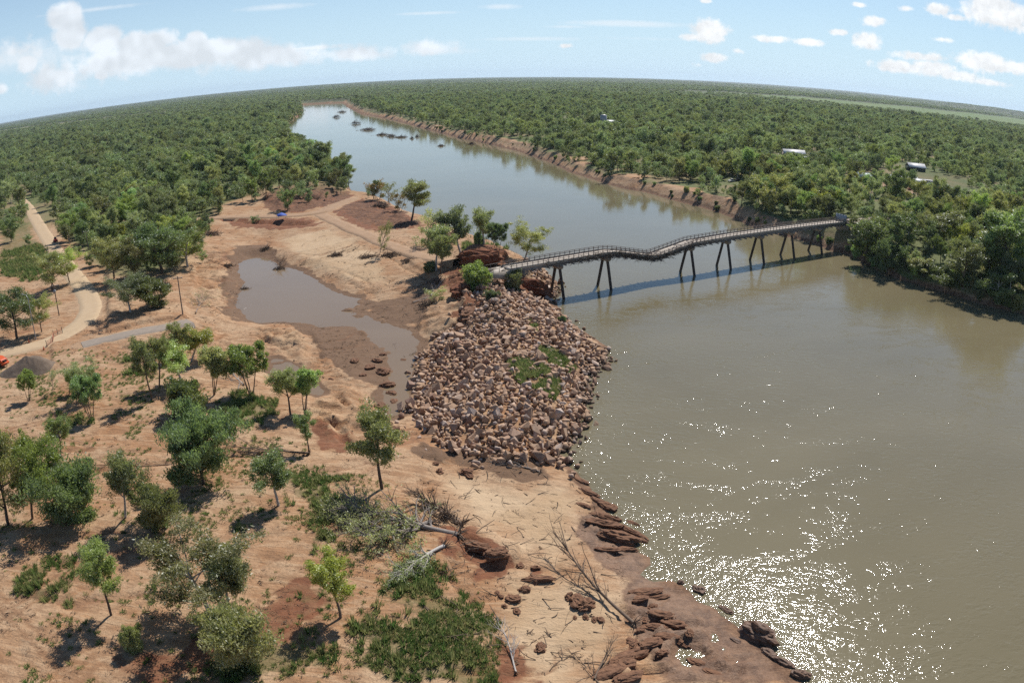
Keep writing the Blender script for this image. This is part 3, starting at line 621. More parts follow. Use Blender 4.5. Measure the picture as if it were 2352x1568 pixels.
def tree_shape(seed, h=8.0, cr=3.0, base=0.3, stems=1, limbs=6, subs=4, clump=0.8, flat=0.8, lean=0.0, fork=0.45, wander=0.10):
    """skeleton of one tree: branch paths and the clump centres of its crown"""
    r = np.random.default_rng(seed); paths, cent = [], []
    for s in range(stems):
        a = r.random()*6.28; spread = 0.0 if stems == 1 else 0.28+0.12*r.random()
        d = np.array([math.cos(a)*spread, math.sin(a)*spread, 1.0]); p0 = np.array([math.cos(a)*0.12*(stems > 1), math.sin(a)*0.12*(stems > 1), -0.25])
        tl = h*(0.86 if stems == 1 else 0.78)
        tr = bend(p0, d, tl, 9, wander*0.6, 0.05, r)
        r0 = 0.020*h*(1.0 if stems == 1 else 0.55); rad = r0*np.linspace(1, 0.18, 10)**0.9
        paths.append((tr, rad)); cent.append(tr[-1])
        nl = max(2, int(round(limbs/stems**0.6)))
        for k in range(nl):
            f = base + (0.93-base)*((k+r.random()*0.8)/nl); i = f*9; j = min(8, int(i)); q0 = tr[j]+(tr[j+1]-tr[j])*(i-j)
            aa = a + k*2.4 + r.normal(0, .4); prof = math.sin(min(1, max(0.12, (f-base*0.6)/(1-base*0.6)))*math.pi*0.85+0.25)
            ll = cr*(0.5+0.75*r.random())*max(0.35, prof)/(stems**0.3); up = 0.55+0.6*f
            br = bend(q0, (math.cos(aa), math.sin(aa), up), ll*1.15, 5, wander, 0.04, r)
            rb = rad[j]*0.62*np.linspace(1, 0.25, 6); paths.append((br, rb)); cent.append(br[-1])
            for m in range(subs):
                g = 1.6+3.2*(m+r.random())/subs; jj = min(4, int(g)); s0 = br[jj]+(br[jj+1]-br[jj])*(g-jj)
                ab = aa + r.normal(0, 1.1); sb = bend(s0, (math.cos(ab), math.sin(ab), 0.35+0.7*r.random()), ll*(0.28+0.3*r.random()), 3, 0.16, 0.02, r)
                paths.append((sb, rb[jj]*0.55*np.linspace(1, 0.3, 4))); cent.append(sb[-1])
                cent.append(sb[1]+r.normal(0, .2, 3)); cent.append(sb[2]+r.normal(0, .35, 3))
    cent = np.array(cent); return paths, cent, r

def bark_mat(name, c1, c2):
    return simple_mat(name, c1, c2, 6.0, 0.9, 0.2)
bark_pale, bark_dark, bark_mid, bark_grey = bark_mat('bark_pale', (0.50, 0.46, 0.41), (0.33, 0.28, 0.24)), bark_mat('bark_dark', (0.075, 0.052, 0.040), (0.14, 0.10, 0.075)), bark_mat('bark_brown', (0.20, 0.145, 0.10), (0.13, 0.085, 0.06)), bark_mat('dead_wood', (0.30, 0.26, 0.23), (0.17, 0.135, 0.11))
def leaf_mat(name, use_color=True):
    m, T, b = mat(name); T.n.remove(b)
    oi = T.add('ShaderNodeObjectInfo'); t = T.attr('tint')
    c = T.mix(t, (0.105, 0.122, 0.046), (0.215, 0.228, 0.098)) if use_color else T.mix(t, (0.080, 0.100, 0.040), (0.182, 0.205, 0.084))
    if use_color: c = T.mix(1.0, c, oi.outputs['Color'], 'MULTIPLY')
    hs = T.add('ShaderNodeHueSaturation'); T.put(hs.inputs['Hue'], T.mapr(oi.outputs['Random'], 0, 1, 0.472, 0.522)); T.put(hs.inputs['Saturation'], T.mapr(oi.outputs['Random'], 0, 1, 1.05, 0.8))
    rr = T.math('FRACT', T.math('MULTIPLY', oi.outputs['Random'], 7.13)); T.put(hs.inputs['Value'], T.mapr(rr, 0, 1, 0.6, 1.3)); T.put(hs.inputs['Color'], c)
    df = T.add('ShaderNodeBsdfDiffuse'); T.l.new(hs.outputs[0], df.inputs[0])
    tr = T.add('ShaderNodeBsdfTranslucent'); T.put(tr.inputs[0], T.mix(1.0, hs.outputs[0], (1.02, 1.12, 0.70), 'MULTIPLY'))
    gl = T.add('ShaderNodeBsdfGlossy'); gl.inputs['Roughness'].default_value = 0.45; gl.inputs[0].default_value = (0.9, 0.95, 1, 1)
    m1 = T.add('ShaderNodeAddShader'); T.l.new(df.outputs[0], m1.inputs[0]); T.l.new(tr.outputs[0], m1.inputs[1])
    m2 = T.add('ShaderNodeMixShader'); m2.inputs[0].default_value = 0.045; T.l.new(m1.outputs[0], m2.inputs[1]); T.l.new(gl.outputs[0], m2.inputs[2])
    T.l.new(m2.outputs[0], T.n['Material Output'].inputs[0]); return m
LEAF = leaf_mat('leaves'); LEAF_FAR = leaf_mat('leaves_far', False)

def build_tree(seed, bark, per=70, L=0.27, Wd=0.085, droop=0.6, clump=0.75, **kw):
    paths, cent, r = tree_shape(seed, **kw)
    tv, tf = tubes(paths, 5)
    rad = clump*(0.4+0.75*r.random(len(cent)))
    lv, lf, ti = leaf_cards(cent + np.array([0, 0, -0.1]), np.stack([rad, rad, rad*0.8], -1), per, L, Wd, droop, r)
    tm = mesh_np('trunk', tv, tf, [bark], smooth=True); cm = mesh_np('crown', lv, lf, [LEAF])
    a = cm.attributes.new('tint', 'FLOAT', 'POINT'); a.data.foreach_set('value', ti.astype(np.float32))
    w = np.percentile(np.hypot(lv[:, 0], lv[:, 1]), 93); top = np.percentile(lv[:, 2], 99.5)
    return dict(trunk=tm, crown=cm, w=float(w)*2, h=float(top))
KINDS = {
 'spreading': [build_tree(11, bark_pale, per=74, h=9, cr=4.6, base=.28, limbs=11, subs=6, clump=.8), build_tree(12, bark_mid, per=74, h=8.5, cr=4.2, base=.26, limbs=11, subs=6, clump=.8), build_tree(18, bark_dark, per=74, h=8.5, cr=4.4, base=.22, limbs=10, subs=5, clump=.9)],
 'slender': [build_tree(21, bark_dark, per=74, h=8, cr=2.2, base=.40, limbs=9, subs=5, clump=.66), build_tree(22, bark_mid, per=74, h=8, cr=2.0, base=.42, limbs=9, subs=5, clump=.62), build_tree(27, bark_pale, per=74, h=8, cr=2.4, base=.36, limbs=10, subs=5, clump=.66)],
 'dense': [build_tree(31, bark_dark, per=125, h=7, cr=3.3, base=.10, limbs=14, subs=5, clump=.9, L=.30, Wd=.10, droop=1.0), build_tree(32, bark_dark, per=125, h=7, cr=3.1, base=.12, limbs=13, subs=5, clump=.9, L=.30, Wd=.10, droop=.9)],
 'stems': [build_tree(41, bark_mid, per=72, h=7, cr=2.2, base=.48, stems=4, limbs=10, subs=4, clump=.55), build_tree(42, bark_mid, per=72, h=7, cr=2.0, base=.5, stems=3, limbs=9, subs=4, clump=.55)],
 'bush': [build_tree(51, bark_mid, per=130, h=3, cr=2.0, base=.05, stems=4, limbs=12, subs=3, clump=.6, L=.24, Wd=.10), build_tree(52, bark_mid, per=130, h=3, cr=1.8, base=.05, stems=5, limbs=12, subs=3, clump=.55, L=.24, Wd=.10)],
 'thin': [build_tree(61, bark_grey, per=14, h=6, cr=2.4, base=.25, limbs=9, subs=5, clump=.5), build_tree(62, bark_grey, per=10, h=5, cr=2.4, base=.15, stems=3, limbs=10, subs=5, clump=.45)],
}
TINTS = {'olive': (1.0, .95, .85), 'lime': (1.25, 1.28, .75), 'grey': (1.2, 1.12, 1.15), 'dark': (.62, .70, .52), 'green': (.9, 1.08, .72), 'brown': (1.25, .85, .7), 'blue': (.8, 1.0, 1.05)}

def place_tree(kind, i, x, y, z, h, wid=None, lean=(0, 0), tint='olive', name='gum_tree', label=None, group=None, cat='tree', rz=None):
    k = KINDS[kind][i % len(KINDS[kind])]
    root = bpy.data.objects.new(name, None); COL.objects.link(root); root.empty_display_size = 0.5
    root.location = (x, y, z); s = h/k['h']; sx = (wid/k['w']) if wid else s
    root.scale = (sx, sx, s)
    root.rotation_euler = (lean[1], lean[0], random.random()*6.28 if rz is None else rz)
    if lean != (0, 0): root.rotation_euler = Matrix(((1, 0, 0), (0, 1, 0), (0, 0, 1))).to_euler(); root.rotation_mode = 'QUATERNION'; \
        root.rotation_quaternion = Vector((0, 0, 1)).rotation_difference(Vector((math.tan(lean[0]), math.tan(lean[1]), 1)).normalized()) @ Matrix.Rotation(random.random()*6.28, 3, 'Z').to_quaternion()
    link('trunk', k['trunk'], root); c = link('crown', k['crown'], root)
    t = TINTS[tint]; v = 0.9+0.2*random.random(); c.color = (t[0]*v, t[1]*v, t[2]*v, 1)
    tag(root, label, cat, group); return root

def tree_px(kind, i, bx, by, tx, ty, wpx, tint, label, name='gum_tree', group=None, guess=5.0, cat='tree', wmul=1.0):
    """a tree from the picture point of its foot, of its top and its crown width there"""
    p = on_ground(bx, by, guess); b0 = np.array(p)
    hs = np.linspace(0.3, 22, 300); q = to_px(b0[None]+np.stack([0*hs, 0*hs, hs], -1)); j = int(np.argmin(np.abs(q[:, 1]-ty))); h = float(hs[j])
    rng_ = float(np.linalg.norm(b0-np.array([0, 0, CAM_H]))); off = (tx-q[j, 0])/F_PX*rng_
    return place_tree(kind, i, p.x, p.y, p.z, h, wpx/F_PX*rng_*wmul*1.08, (math.atan2(off, h)*0.8, 0.0), tint, name, label, group, cat)

G_FORE = 'trees standing on the sandy left bank'
fore = [
 ('slender', 0, 255, 1412, 192, 1248, 92, 'lime', 'slender leaning gum tree alone on bare sand with a long shadow'),
 ('spreading', 0, 480, 1400, 432, 1213, 215, 'grey', 'broad gum tree with white forked trunk and grey green crown'),
 ('slender', 2, 525, 1400, 556, 1268, 115, 'grey', 'thin grey crowned gum tree touching the broad white trunked one'),
 ('dense', 1, 556, 1532, 515, 1392, 155, 'grey', 'low grey green tree in front of the white trunked gum'),
 ('bush', 0, 312, 1492, 296, 1440, 42, 'olive', 'small bushy sapling beside the dirt wheel tracks'),
 ('slender', 1, 782, 1418, 770, 1284, 102, 'lime', 'yellow green round crowned tree at the edge of thick grass'),
 ('dense', 0, 468, 1112, 452, 938, 145, 'dark', 'dark dense drooping tree beside the long dry gully'),
 ('slender', 2, 288, 1188, 282, 1034, 82, 'olive', 'tall open crowned gum tree next to the gully end'),
 ('dense', 1, 345, 1216, 360, 1104, 100, 'olive', 'leafy medium tree with dead white twigs in its crown'),
 ('spreading', 2, 20, 1205, 14, 1000, 150, 'olive', 'large shady gum tree with low hanging boughs'),
 ('spreading', 1, 75, 1190, 90, 985, 130, 'green', 'bright green gum tree rising behind shady boughs'),
 ('dense', 0, 150, 1200, 160, 1058, 150, 'dark', 'dark weeping tree beside the large shady gum'),
 ('slender', 0, 140, 1050, 134, 958, 50, 'lime', 'small upright gum tree behind the shady cluster'),
 ('slender', 2, 640, 1160, 634, 1046, 92, 'lime', 'open crowned gum tree leaning over green grass'),
 ('slender', 0, 878, 1122, 886, 942, 118, 'olive', 'forked dark trunked gum tree on the sand edge above rocks'),
 ('slender', 1, 709, 1036, 698, 955, 50, 'lime', 'little round headed gum tree at the end of the gully'),
 ('slender', 0, 667, 952, 632, 850, 70, 'olive', 'leaning gum sapling pair mate near the small pool'),
 ('stems', 1, 700, 955, 692, 858, 82, 'green', 'many stemmed gum tree near the small pool'),
 ('stems', 0, 577, 906, 574, 795, 88, 'green', 'many stemmed tree over pale fallen branches'),
 ('slender', 1, 349, 918, 336, 778, 62, 'olive', 'tall thin gum tree casting a long shadow on sand'),
 ('slender', 0, 366, 888, 358, 775, 56, 'olive', 'thin dark stemmed gum tree behind the tall thin one'),
 ('slender', 2, 418, 880, 405, 790, 84, 'lime', 'pale green gum tree in the middle of the grove'),
 ('bush', 1, 437, 952, 438, 878, 72, 'dark', 'dense dark leafy bush tree at the grove edge'),
 ('stems', 1, 490, 906, 478, 790, 82, 'grey', 'grey stemmed open tree beside pale fallen branches'),
 ('slender', 2, 440, 830, 452, 752, 74, 'lime', 'yellowish gum tree nearest the broken asphalt'),
 ('slender', 1, 405, 830, 402, 750, 60, 'olive', 'dark green gum tree nearest the broken asphalt'),
 ('stems', 0, 210, 964, 200, 866, 66, 'green', 'many stemmed gum tree with root mound on open sand'),
 ('spreading', 1, 192, 920, 190, 832, 82, 'olive', 'bushy gum tree behind the many stemmed one on open sand'),
 ('stems', 1, 156, 908, 150, 850, 46, 'green', 'small many stemmed tree behind the dark soil heap'),
 ('stems', 0, 66, 920, 54, 855, 40, 'green', 'small gum tree with three bare stems beside soil heap'),
 ('thin', 0, 122, 900, 122, 850, 24, 'grey', 'spindly grey sapling near the dark soil heap'),
 ('spreading', 0, 300, 717, 286, 628, 96, 'olive', 'round crowned gum tree above the broken asphalt road'),
 ('dense', 1, 352, 706, 350, 640, 84, 'dark', 'drooping dark tree beside the round crowned gum above asphalt'),
 ('spreading', 2, 40, 778, 34, 666, 120, 'dark', 'big dark tree beside the street light by the gravel road'),
 ('spreading', 1, 96, 762, 92, 676, 60, 'olive', 'multi trunked tree behind the street light'),
 ('spreading', 2, 120, 668, 118, 580, 86, 'olive', 'tree behind the wooden power pole by the gravel road'),
 ('spreading', 1, 160, 650, 152, 572, 60, 'lime', 'pale tree at the gravel road edge past the power pole'),
 ('spreading', 2, 372, 628, 356, 512, 150, 'green', 'large broad gum tree at the edge of the scoured basin'),
 ('spreading', 0, 430, 612, 404, 530, 100, 'green', 'wide tree overhanging the scoured basin edge'),
 ('spreading', 1, 262, 640, 252, 545, 92, 'olive', 'gum tree beside the gravel road opposite the street light'),
 ('spreading', 2, 310, 640, 306, 548, 90, 'olive', 'gum tree between the road and the basin'),
]
for f in fore: tree_px(*f, group=None)
isl = [
 ('slender', 0, 945, 507, 953, 413, 70, 'olive', 'tall gum tree on the river edge past the graded track'),
 ('slender', 2, 1002, 622, 998, 520, 78, 'olive', 'gum tree with several dark trunks on the spur by the track'),
 ('slender', 1, 1012, 628, 1022, 535, 60, 'olive', 'slim gum tree next to the several trunked one on the spur'),
 ('slender', 2, 1060, 590, 1040, 478, 84, 'olive', 'white trunked tall gum tree on the spur behind the bridge end'),
 ('slender', 2, 1112, 572, 1116, 480, 62, 'olive', 'leafy gum tree on the grassy spur top'),
 ('stems', 0, 1142, 580, 1146, 514, 44, 'dark', 'many stemmed dark tree on the grassy spur edge'),
 ('spreading', 0, 1205, 600, 1215, 510, 88, 'olive', 'single gum tree standing at the water just behind the bridge end'),
 ('bush', 0, 1095, 664, 1094, 608, 66, 'green', 'rounded weeping bush in front of the broken bridge end'),
 ('bush', 1, 1174, 668, 1172, 622, 36, 'olive', 'small upright bush under the broken bridge end'),
 ('bush', 0, 1291, 742, 1291, 726, 14, 'green', 'tiny bright green bush on the riverside rocks'),
 ('bush', 1, 1128, 690, 1128, 670, 26, 'dark', 'low dark shrub at the top of the rock slope'),
 ('thin', 1, 870, 458, 862, 415, 40, 'brown', 'half bare brown shrub on the river edge by the track end'),
 ('thin', 0, 894, 466, 884, 420, 44, 'grey', 'pale half bare shrub near the track end'),
 ('thin', 1, 920, 484, 912, 440, 40, 'brown', 'twiggy brown shrub between river and red soil'),
 ('slender', 1, 800, 430, 797, 380, 42, 'olive', 'gum tree with dark flood debris at its foot by the river'),
 ('thin', 1, 765, 408, 760, 372, 36, 'brown', 'flood browned shrub at the forest corner'),
 ('thin', 0, 985, 560, 985, 480, 60, 'grey', 'bare branched tree among the spur gums'),
 ('thin', 0, 872, 586, 897, 505, 30, 'olive', 'bent bare tree leaning over the wide sand flat'),
 ('bush', 0, 1098, 570, 1098, 535, 22, 'dark', 'dark pointed bush on the grassy spur'),
 ('bush', 1, 985, 622, 985, 602, 26, 'olive', 'low green scrub under the spur gums'),
 ('thin', 1, 1005, 690, 1000, 662, 44, 'grey', 'grey green scrub mixed with fallen white branches'),
]
for f in isl: tree_px(*f)

# ---- woods: the largest 300 as trees of their own, the rest as one mass
def gridval(A, x, y):
    i = np.clip(np.searchsorted(gx, x)-1, 0, len(gx)-2); j = np.clip(np.searchsorted(gy, y)-1, 0, len(gy)-2); return A[j, i]
def scatter(d0, d1, sp, amax=0.80):
    """jittered grid points between two distances inside the view sector"""
    lim = d1; xs = np.arange(-lim, lim, sp); ys = np.arange(d0*0.6, lim, sp); X, Y = np.meshgrid(xs, ys); X, Y = X.ravel(), Y.ravel()
    X = X + rng.uniform(-.5, .5, X.size)*sp; Y = Y + rng.uniform(-.5, .5, X.size)*sp
    d = np.hypot(X, Y); m = (d >= d0) & (d < d1) & (np.abs(np.arctan2(X, Y)) < amax); return X[m], Y[m]
pts = []
def woods(d0, d1, sp, s0, s1, dens=1.0, zmul=1.0):
    X, Y = scatter(d0, d1, sp); w = gridval(m_wood, X, Y); sr = gridval(SR, X, Y)
    keep = (rng.random(X.size) < np.clip(w*1.25, 0, 1)*dens) & (sr > np.where((X > 100) & (Y < 320), 1.5, np.where(X < 0, 2.5, 5)))
    clump = fbm(X/38, Y/38, 3, 61); rs = gridval(right_side, X, Y) > 0.5
    keep &= (clump > np.where(rs & (np.hypot(X, Y) > 330), -0.12, -0.3)) | (rng.random(X.size) < 0.3)
    keep &= gridval(m_past, X, Y) < .04 + .9*(rng.random(X.size) < .05)
    keep &= gridval(m_pastl, X, Y) < .05 + .9*(rng.random(X.size) < .12)
    keep &= gridval(m_clear, X, Y) < 0.3
    keep &= gridval(RD, X, Y) > 2.2
    X, Y = X[keep], Y[keep]; s = (s0+(s1-s0)*rng.random(X.size)**1.8)*(0.9+0.45*np.clip(fbm(X/45, Y/45, 2, 62), -1, 1))
    return np.stack([X, Y, ground_z(X, Y), s, np.full(X.size, zmul)], -1)
near = woods(120, 620, 5.5, 0.42, 1.5); near = near[~((near[:, 0] < 0) & (np.hypot(near[:, 0], near[:, 1]) < 205))]
in_yard = sdist(near[:, 0], near[:, 1], P(9.5, (1940, 408), (2010, 395), (2060, 372), (2140, 380), (2200, 420), (2270, 450), (2170, 472), (2090, 452), (1990, 436)), limit=30) > 0; in_yard &= rng.random(len(near)) < .93
near = near[~in_yard]
for (hx, hy, hr) in ((1822, 362, 15), (1846, 370, 6), (1398, 296, 12), (1386, 296, 8), (2102, 392, 12), (1993, 417, 12), (1685, 418, 9)):
    c_ = on_ground(hx, hy, 9.5); dl = math.hypot(c_.x, c_.y)
    for nm_ in ('near',):
        al = (near[:, 0]*c_.x + near[:, 1]*c_.y)/dl; ac = (near[:, 0]*c_.y - near[:, 1]*c_.x)/dl
        near = near[~((np.abs(ac) < hr) & (al > dl-hr*3.2) & (al < dl+hr))]
# thin the open grassy margin on the far left
lf = sdist(near[:, 0], near[:, 1], P(7, (-60, 430), (75, 470), (150, 590), (200, 660), (120, 690), (-60, 700)), limit=20) > 0
near = near[~(lf & (rng.random(len(near)) < 0.55))]
_c = on_ground(1395, 296, 9)
mid_ = woods(620, 1900, 7.2, 0.42, 1.45); far_ = woods(1900, 5200, 17, 1.1, 1.9, zmul=.55); vfar = woods(5200, 13000, 60, 2.8, 4.6, zmul=.16)
_dl = math.hypot(_c.x, _c.y); _al = (mid_[:, 0]*_c.x+mid_[:, 1]*_c.y)/_dl; _ac = (mid_[:, 0]*_c.y-mid_[:, 1]*_c.x)/_dl; mid_ = mid_[~((np.abs(_ac) < 13) & (_al > _dl-60) & (_al < _dl+12))]
px = to_px(near[:, :3]); vis = (px[:, 0] > -20) & (px[:, 0] < 2372) & (px[:, 1] > 0) & (px[:, 1] < 1600)
size = np.where(vis, near[:, 3]/np.linalg.norm(near[:, :3]-np.array([0, 0, CAM_H]), axis=1), -1)
order = np.argsort(-size); solo, rest = near[order[:300]], near[order[300:]]
def wood_tree(seed, bark, kind):
    kw = dict(round=dict(h=9, cr=4.2, base=.24, limbs=9, subs=4, clump=1.05), tall=dict(h=10.5, cr=3.4, base=.32, limbs=9, subs=4, clump=1.0), low=dict(h=7, cr=3.8, base=.18, limbs=9, subs=4, clump=1.1))[kind]
    return build_tree(seed, bark, per=70, L=.40, Wd=.15, droop=.6, **kw)
KINDS['wood'] = [wood_tree(71, bark_pale, 'round'), wood_tree(72, bark_mid, 'tall'), wood_tree(73, bark_dark, 'low'), wood_tree(74, bark_mid, 'round'), wood_tree(75, bark_dark, 'tall')]
def lm(px_, py_, z_, t_): q_ = at(px_, py_, z_); return ((q_[0], q_[1]), t_)
LANDMARKS = [lm(1950, 510, 10, 'beside the far bridge end'), lm(2000, 600, 6, 'above the water edge shrubs'), lm(2120, 610, 7, 'on the shaded bank past the bridge'), lm(2280, 640, 8, 'near the forked river branch'), lm(2100, 500, 9, 'along the grey road past the bridge'),
 lm(2250, 480, 9, 'where the grey road leaves the woods'), lm(2000, 430, 9, 'in front of the grey gable shed'), lm(2120, 440, 9, 'beside the long open shed yard'), lm(2090, 380, 9, 'near the dark walled house'), lm(1820, 365, 9, 'near the white roofed house'), lm(1760, 460, 8, 'on the sandy bank beside the bridge'), lm(1650, 440, 7, 'above the upstream cut bank'), lm(1500, 400, 6, 'at the edge of the upstream sand bank'),
 lm(2330, 550, 9, 'in the thick woods downstream of the bridge'), lm(60, 480, 7, 'where the gravel road enters the woods'), lm(180, 560, 7, 'beside the small red loader'), lm(300, 560, 7, 'between gravel road and scoured basin'), lm(450, 500, 6, 'at the start of the graded track'), lm(560, 450, 7, 'above the red soil cut'), lm(680, 400, 6, 'at the forest corner by the river'), lm(40, 600, 7, 'in the grassy roadside clearing'), lm(350, 440, 8, 'deep in the left bank woods')]
for f in [('wood', 0, 1780, 478, 1782, 396, 84, 'olive', 'tallest gum tree over the sandy bank just upstream of the far bridge end'), ('wood', 3, 1742, 470, 1740, 412, 60, 'green', 'gum tree left of the tallest one on the sandy bank'), ('wood', 2, 1888, 494, 1888, 436, 66, 'lime', 'yellow green gum tree behind the bridge deck'), ('wood', 1, 1930, 490, 1932, 428, 50, 'green', 'upright green gum tree behind the bridge deck'),
          ('wood', 4, 1985, 580, 1992, 500, 84, 'dark', 'dark gum tree hiding the far bridge end'), ('wood', 2, 2040, 610, 2040, 545, 66, 'dark', 'dark spreading tree on the bank below the far bridge end'), ('wood', 0, 2085, 570, 2090, 495, 90, 'dark', 'broad dark tree above the bank past the bridge'), ('wood', 1, 2150, 560, 2150, 490, 80, 'olive', 'tall gum tree above the bank past the bridge'), ('wood', 3, 2120, 650, 2122, 590, 74, 'olive', 'bushy tree on the water edge past the bridge'),
          ('slender', 2, 2272, 622, 2255, 530, 74, 'olive', 'gum tree with bare white leaning trunk on the right bank'), ('wood', 4, 2318, 640, 2305, 490, 110, 'green', 'biggest bright green tree on the right bank downstream'), ('wood', 1, 2215, 640, 2218, 560, 80, 'olive', 'gum tree left of the white leaning trunk'), ('wood', 2, 2180, 672, 2182, 612, 84, 'dark', 'dark low tree leaning over the water'), ('wood', 0, 2290, 700, 2290, 620, 96, 'dark', 'dense dark tree at the water edge near the river branch')]:
    tree_px(*f, guess=6.0)
for i, (x, y, z, s, _z) in enumerate(solo):
    side = x > 10 + 0.15*y
    k = int(rng.integers(5)); t = ['olive', 'olive', 'green', 'dark', 'grey', 'lime'][int(rng.choice(6, p=[.3, .2, .2, .15, .1, .05]))]
    hh = KINDS['wood'][k]['h']*s
    look = ['round crowned', 'tall', 'low spreading', 'rounded brown trunked', 'tall dark trunked'][k]; shade_ = dict(olive='olive', green='green', dark='dark green', grey='grey green', lime='yellow green')[t]
    big_ = 'big ' if hh > 10.5 else 'small ' if hh < 7 else ''
    near_ = [(math.hypot(x-q[0], y-q[1]), n_) for q, n_ in LANDMARKS]; d_, n_ = min(near_)
    place_tree('wood', k, x, y, z-0.1, hh, None, (0, 0), t, 'gum_tree', '%s%s %s gum tree %s' % (big_, look, shade_, n_), 'woodland gum trees')

protos = bpy.data.collections.new('woodland_shapes')
def proto(name, seed, kind, per, L, Wd, bark, subs=3):
    kw = dict(round=dict(h=9, cr=4.3, base=.2, limbs=8, subs=subs, clump=1.2), tall=dict(h=10.5, cr=3.6, base=.3, limbs=8, subs=subs, clump=1.15), low=dict(h=7, cr=4.0, base=.12, limbs=8, subs=subs, clump=1.25))[kind]
    paths, cent, r = tree_shape(seed, **kw); tv, tf = tubes([p for p in paths[:9]], 4)
    rad = kw['clump']*(0.7+0.6*r.random(len(cent))); lv, lf_, ti = leaf_cards(cent, np.stack([rad, rad, rad*.75], -1), per, L, Wd, .4, r)
    me = mesh_np(name, np.vstack([tv, lv]), [tf, lf_+len(tv)], [bark, LEAF_FAR], mat_idx=np.concatenate([np.zeros(len(tf), int), np.ones(len(lf_), int)]))
    a = me.attributes.new('tint', 'FLOAT', 'POINT'); a.data.foreach_set('value', np.concatenate([np.zeros(len(tv)), ti]).astype(np.float32))
    o = bpy.data.objects.new(name, me); protos.objects.link(o); return o
for i, (sd_, k, bk) in enumerate(((81, 'round', bark_mid), (82, 'tall', bark_pale), (83, 'low', bark_dark), (84, 'round', bark_dark), (85, 'tall', bark_mid), (86, 'low', bark_mid))):
    proto('woodland_shape_%d' % i, sd_, k, 22, .62, .30, bk)

def instancer(name, pts, coll, pick_n, label, cat, zs=(0.85, 1.15)):
    """one object: copies of a collection's shapes on points (x, y, z, scale)"""
    n = len(pts); me = bpy.data.meshes.new(name); me.vertices.add(n); me.vertices.foreach_set('co', pts[:, :3].astype(np.float32).ravel())
    r_ = np.random.default_rng(n)
    a = me.attributes.new('rot', 'FLOAT_VECTOR', 'POINT'); v = np.zeros((n, 3), np.float32); v[:, 2] = r_.random(n)*6.28; v[:, :2] = r_.normal(0, .05, (n, 2)); a.data.foreach_set('vector', v.ravel())
    a = me.attributes.new('scl', 'FLOAT_VECTOR', 'POINT'); s = np.repeat(pts[:, 3:4], 3, 1).astype(np.float32); s[:, 2] *= r_.uniform(*zs, n)*(pts[:, 4] if pts.shape[1] > 4 else 1); a.data.foreach_set('vector', s.ravel())
    a = me.attributes.new('pick', 'INT', 'POINT'); a.data.foreach_set('value', r_.integers(0, pick_n, n).astype(np.int32))
    o = link(name, me)
    ng = bpy.data.node_groups.new(name, 'GeometryNodeTree')
    ng.interface.new_socket('Geometry', in_out='INPUT', socket_type='NodeSocketGeometry'); ng.interface.new_socket('Geometry', in_out='OUTPUT', socket_type='NodeSocketGeometry')
    N = ng.nodes; gi, go = N.new('NodeGroupInput'), N.new('NodeGroupOutput')
    ci = N.new('GeometryNodeCollectionInfo'); ci.inputs[0].default_value = coll; ci.inputs['Separate Children'].default_value = True; ci.inputs['Reset Children'].default_value = True
    ip = N.new('GeometryNodeInstanceOnPoints'); ip.inputs['Pick Instance'].default_value = True
    def na(nm, typ):
        q = N.new('GeometryNodeInputNamedAttribute'); q.data_type = typ; q.inputs[0].default_value = nm; return q.outputs[0]
    L_ = ng.links
    L_.new(gi.outputs[0], ip.inputs['Points']); L_.new(ci.outputs[0], ip.inputs['Instance']); L_.new(na('pick', 'INT'), ip.inputs['Instance Index'])
    L_.new(na('rot', 'FLOAT_VECTOR'), ip.inputs['Rotation']); L_.new(na('scl', 'FLOAT_VECTOR'), ip.inputs['Scale']); L_.new(ip.outputs[0], go.inputs[0])
    md = o.modifiers.new('copies', 'NODES'); md.node_group = ng
    return tag(o, label, cat, kind='stuff')
allw = np.vstack([rest, mid_, far_, vfar])
lw = allw[:, 0] < -300 + 0.0*allw[:, 1]; lw = np.arctan2(allw[:, 0], allw[:, 1]) < -0.16
instancer('woodland', allw[lw], protos, 6, 'dense green gum woodland spreading over the left bank plain', 'woodland')
instancer('woodland', allw[~lw], protos, 6, 'dense green gum woodland spreading over the right bank plain', 'woodland')

# ---- shrubs along the far bank
def shrub_label(i, x, y, h, dense):
    n_ = min((math.hypot(x-q[0], y-q[1]), n__) for q, n__ in LANDMARKS)[1]
    return '%s %s shrub %s %s' % ('tall' if h > (3.8 if dense else 1.8) else 'low', ['dark', 'olive', 'green', 'dark'][i % 4], 'overhanging water' if dense else 'on eroded sand', n_)
Lr = np.linalg.norm(np.diff(RS[:, :2], axis=0), axis=1); cum = np.concatenate([[0], np.cumsum(Lr)])
u = np.arange(0, cum[-1], 3.2)
bx = np.interp(u, cum, RS[:, 0]); by = np.interp(u, cum, RS[:, 1])
nsh = 0
for x, y in zip(bx, by):
    q = to_px(np.array([x, y, 0.0])); d = math.hypot(x, y)
    dense = q[0] > 1930
    if not dense and rng.random() > (0.5 if q[0] > 1700 else 0.16): continue
    if nsh > 230 or d > 900: continue
    t = np.array([y, -x])/d; off = rng.uniform(0.5, 4.5) if dense else rng.uniform(2, 9)
    xx, yy = x + (0.85*off)*1.0, y + 0.55*off
    if gridval(SR, np.array([xx]), np.array([yy]))[0] < 0.4: continue
    h = rng.uniform(2.2, 5.2) if dense else rng.uniform(1.0, 2.6)
    place_tree('bush' if rng.random() < .8 or not dense else 'dense', nsh, xx, yy, gz1(xx, yy)-0.15, h, h*rng.uniform(.8, 1.2), (0, 0), ['dark', 'olive', 'green', 'dark'][nsh % 4], 'river_shrub',
        shrub_label(nsh, xx, yy, h, dense), 'right bank water edge shrubs' if dense else 'right bank sand shrubs', 'shrub'); nsh += 1

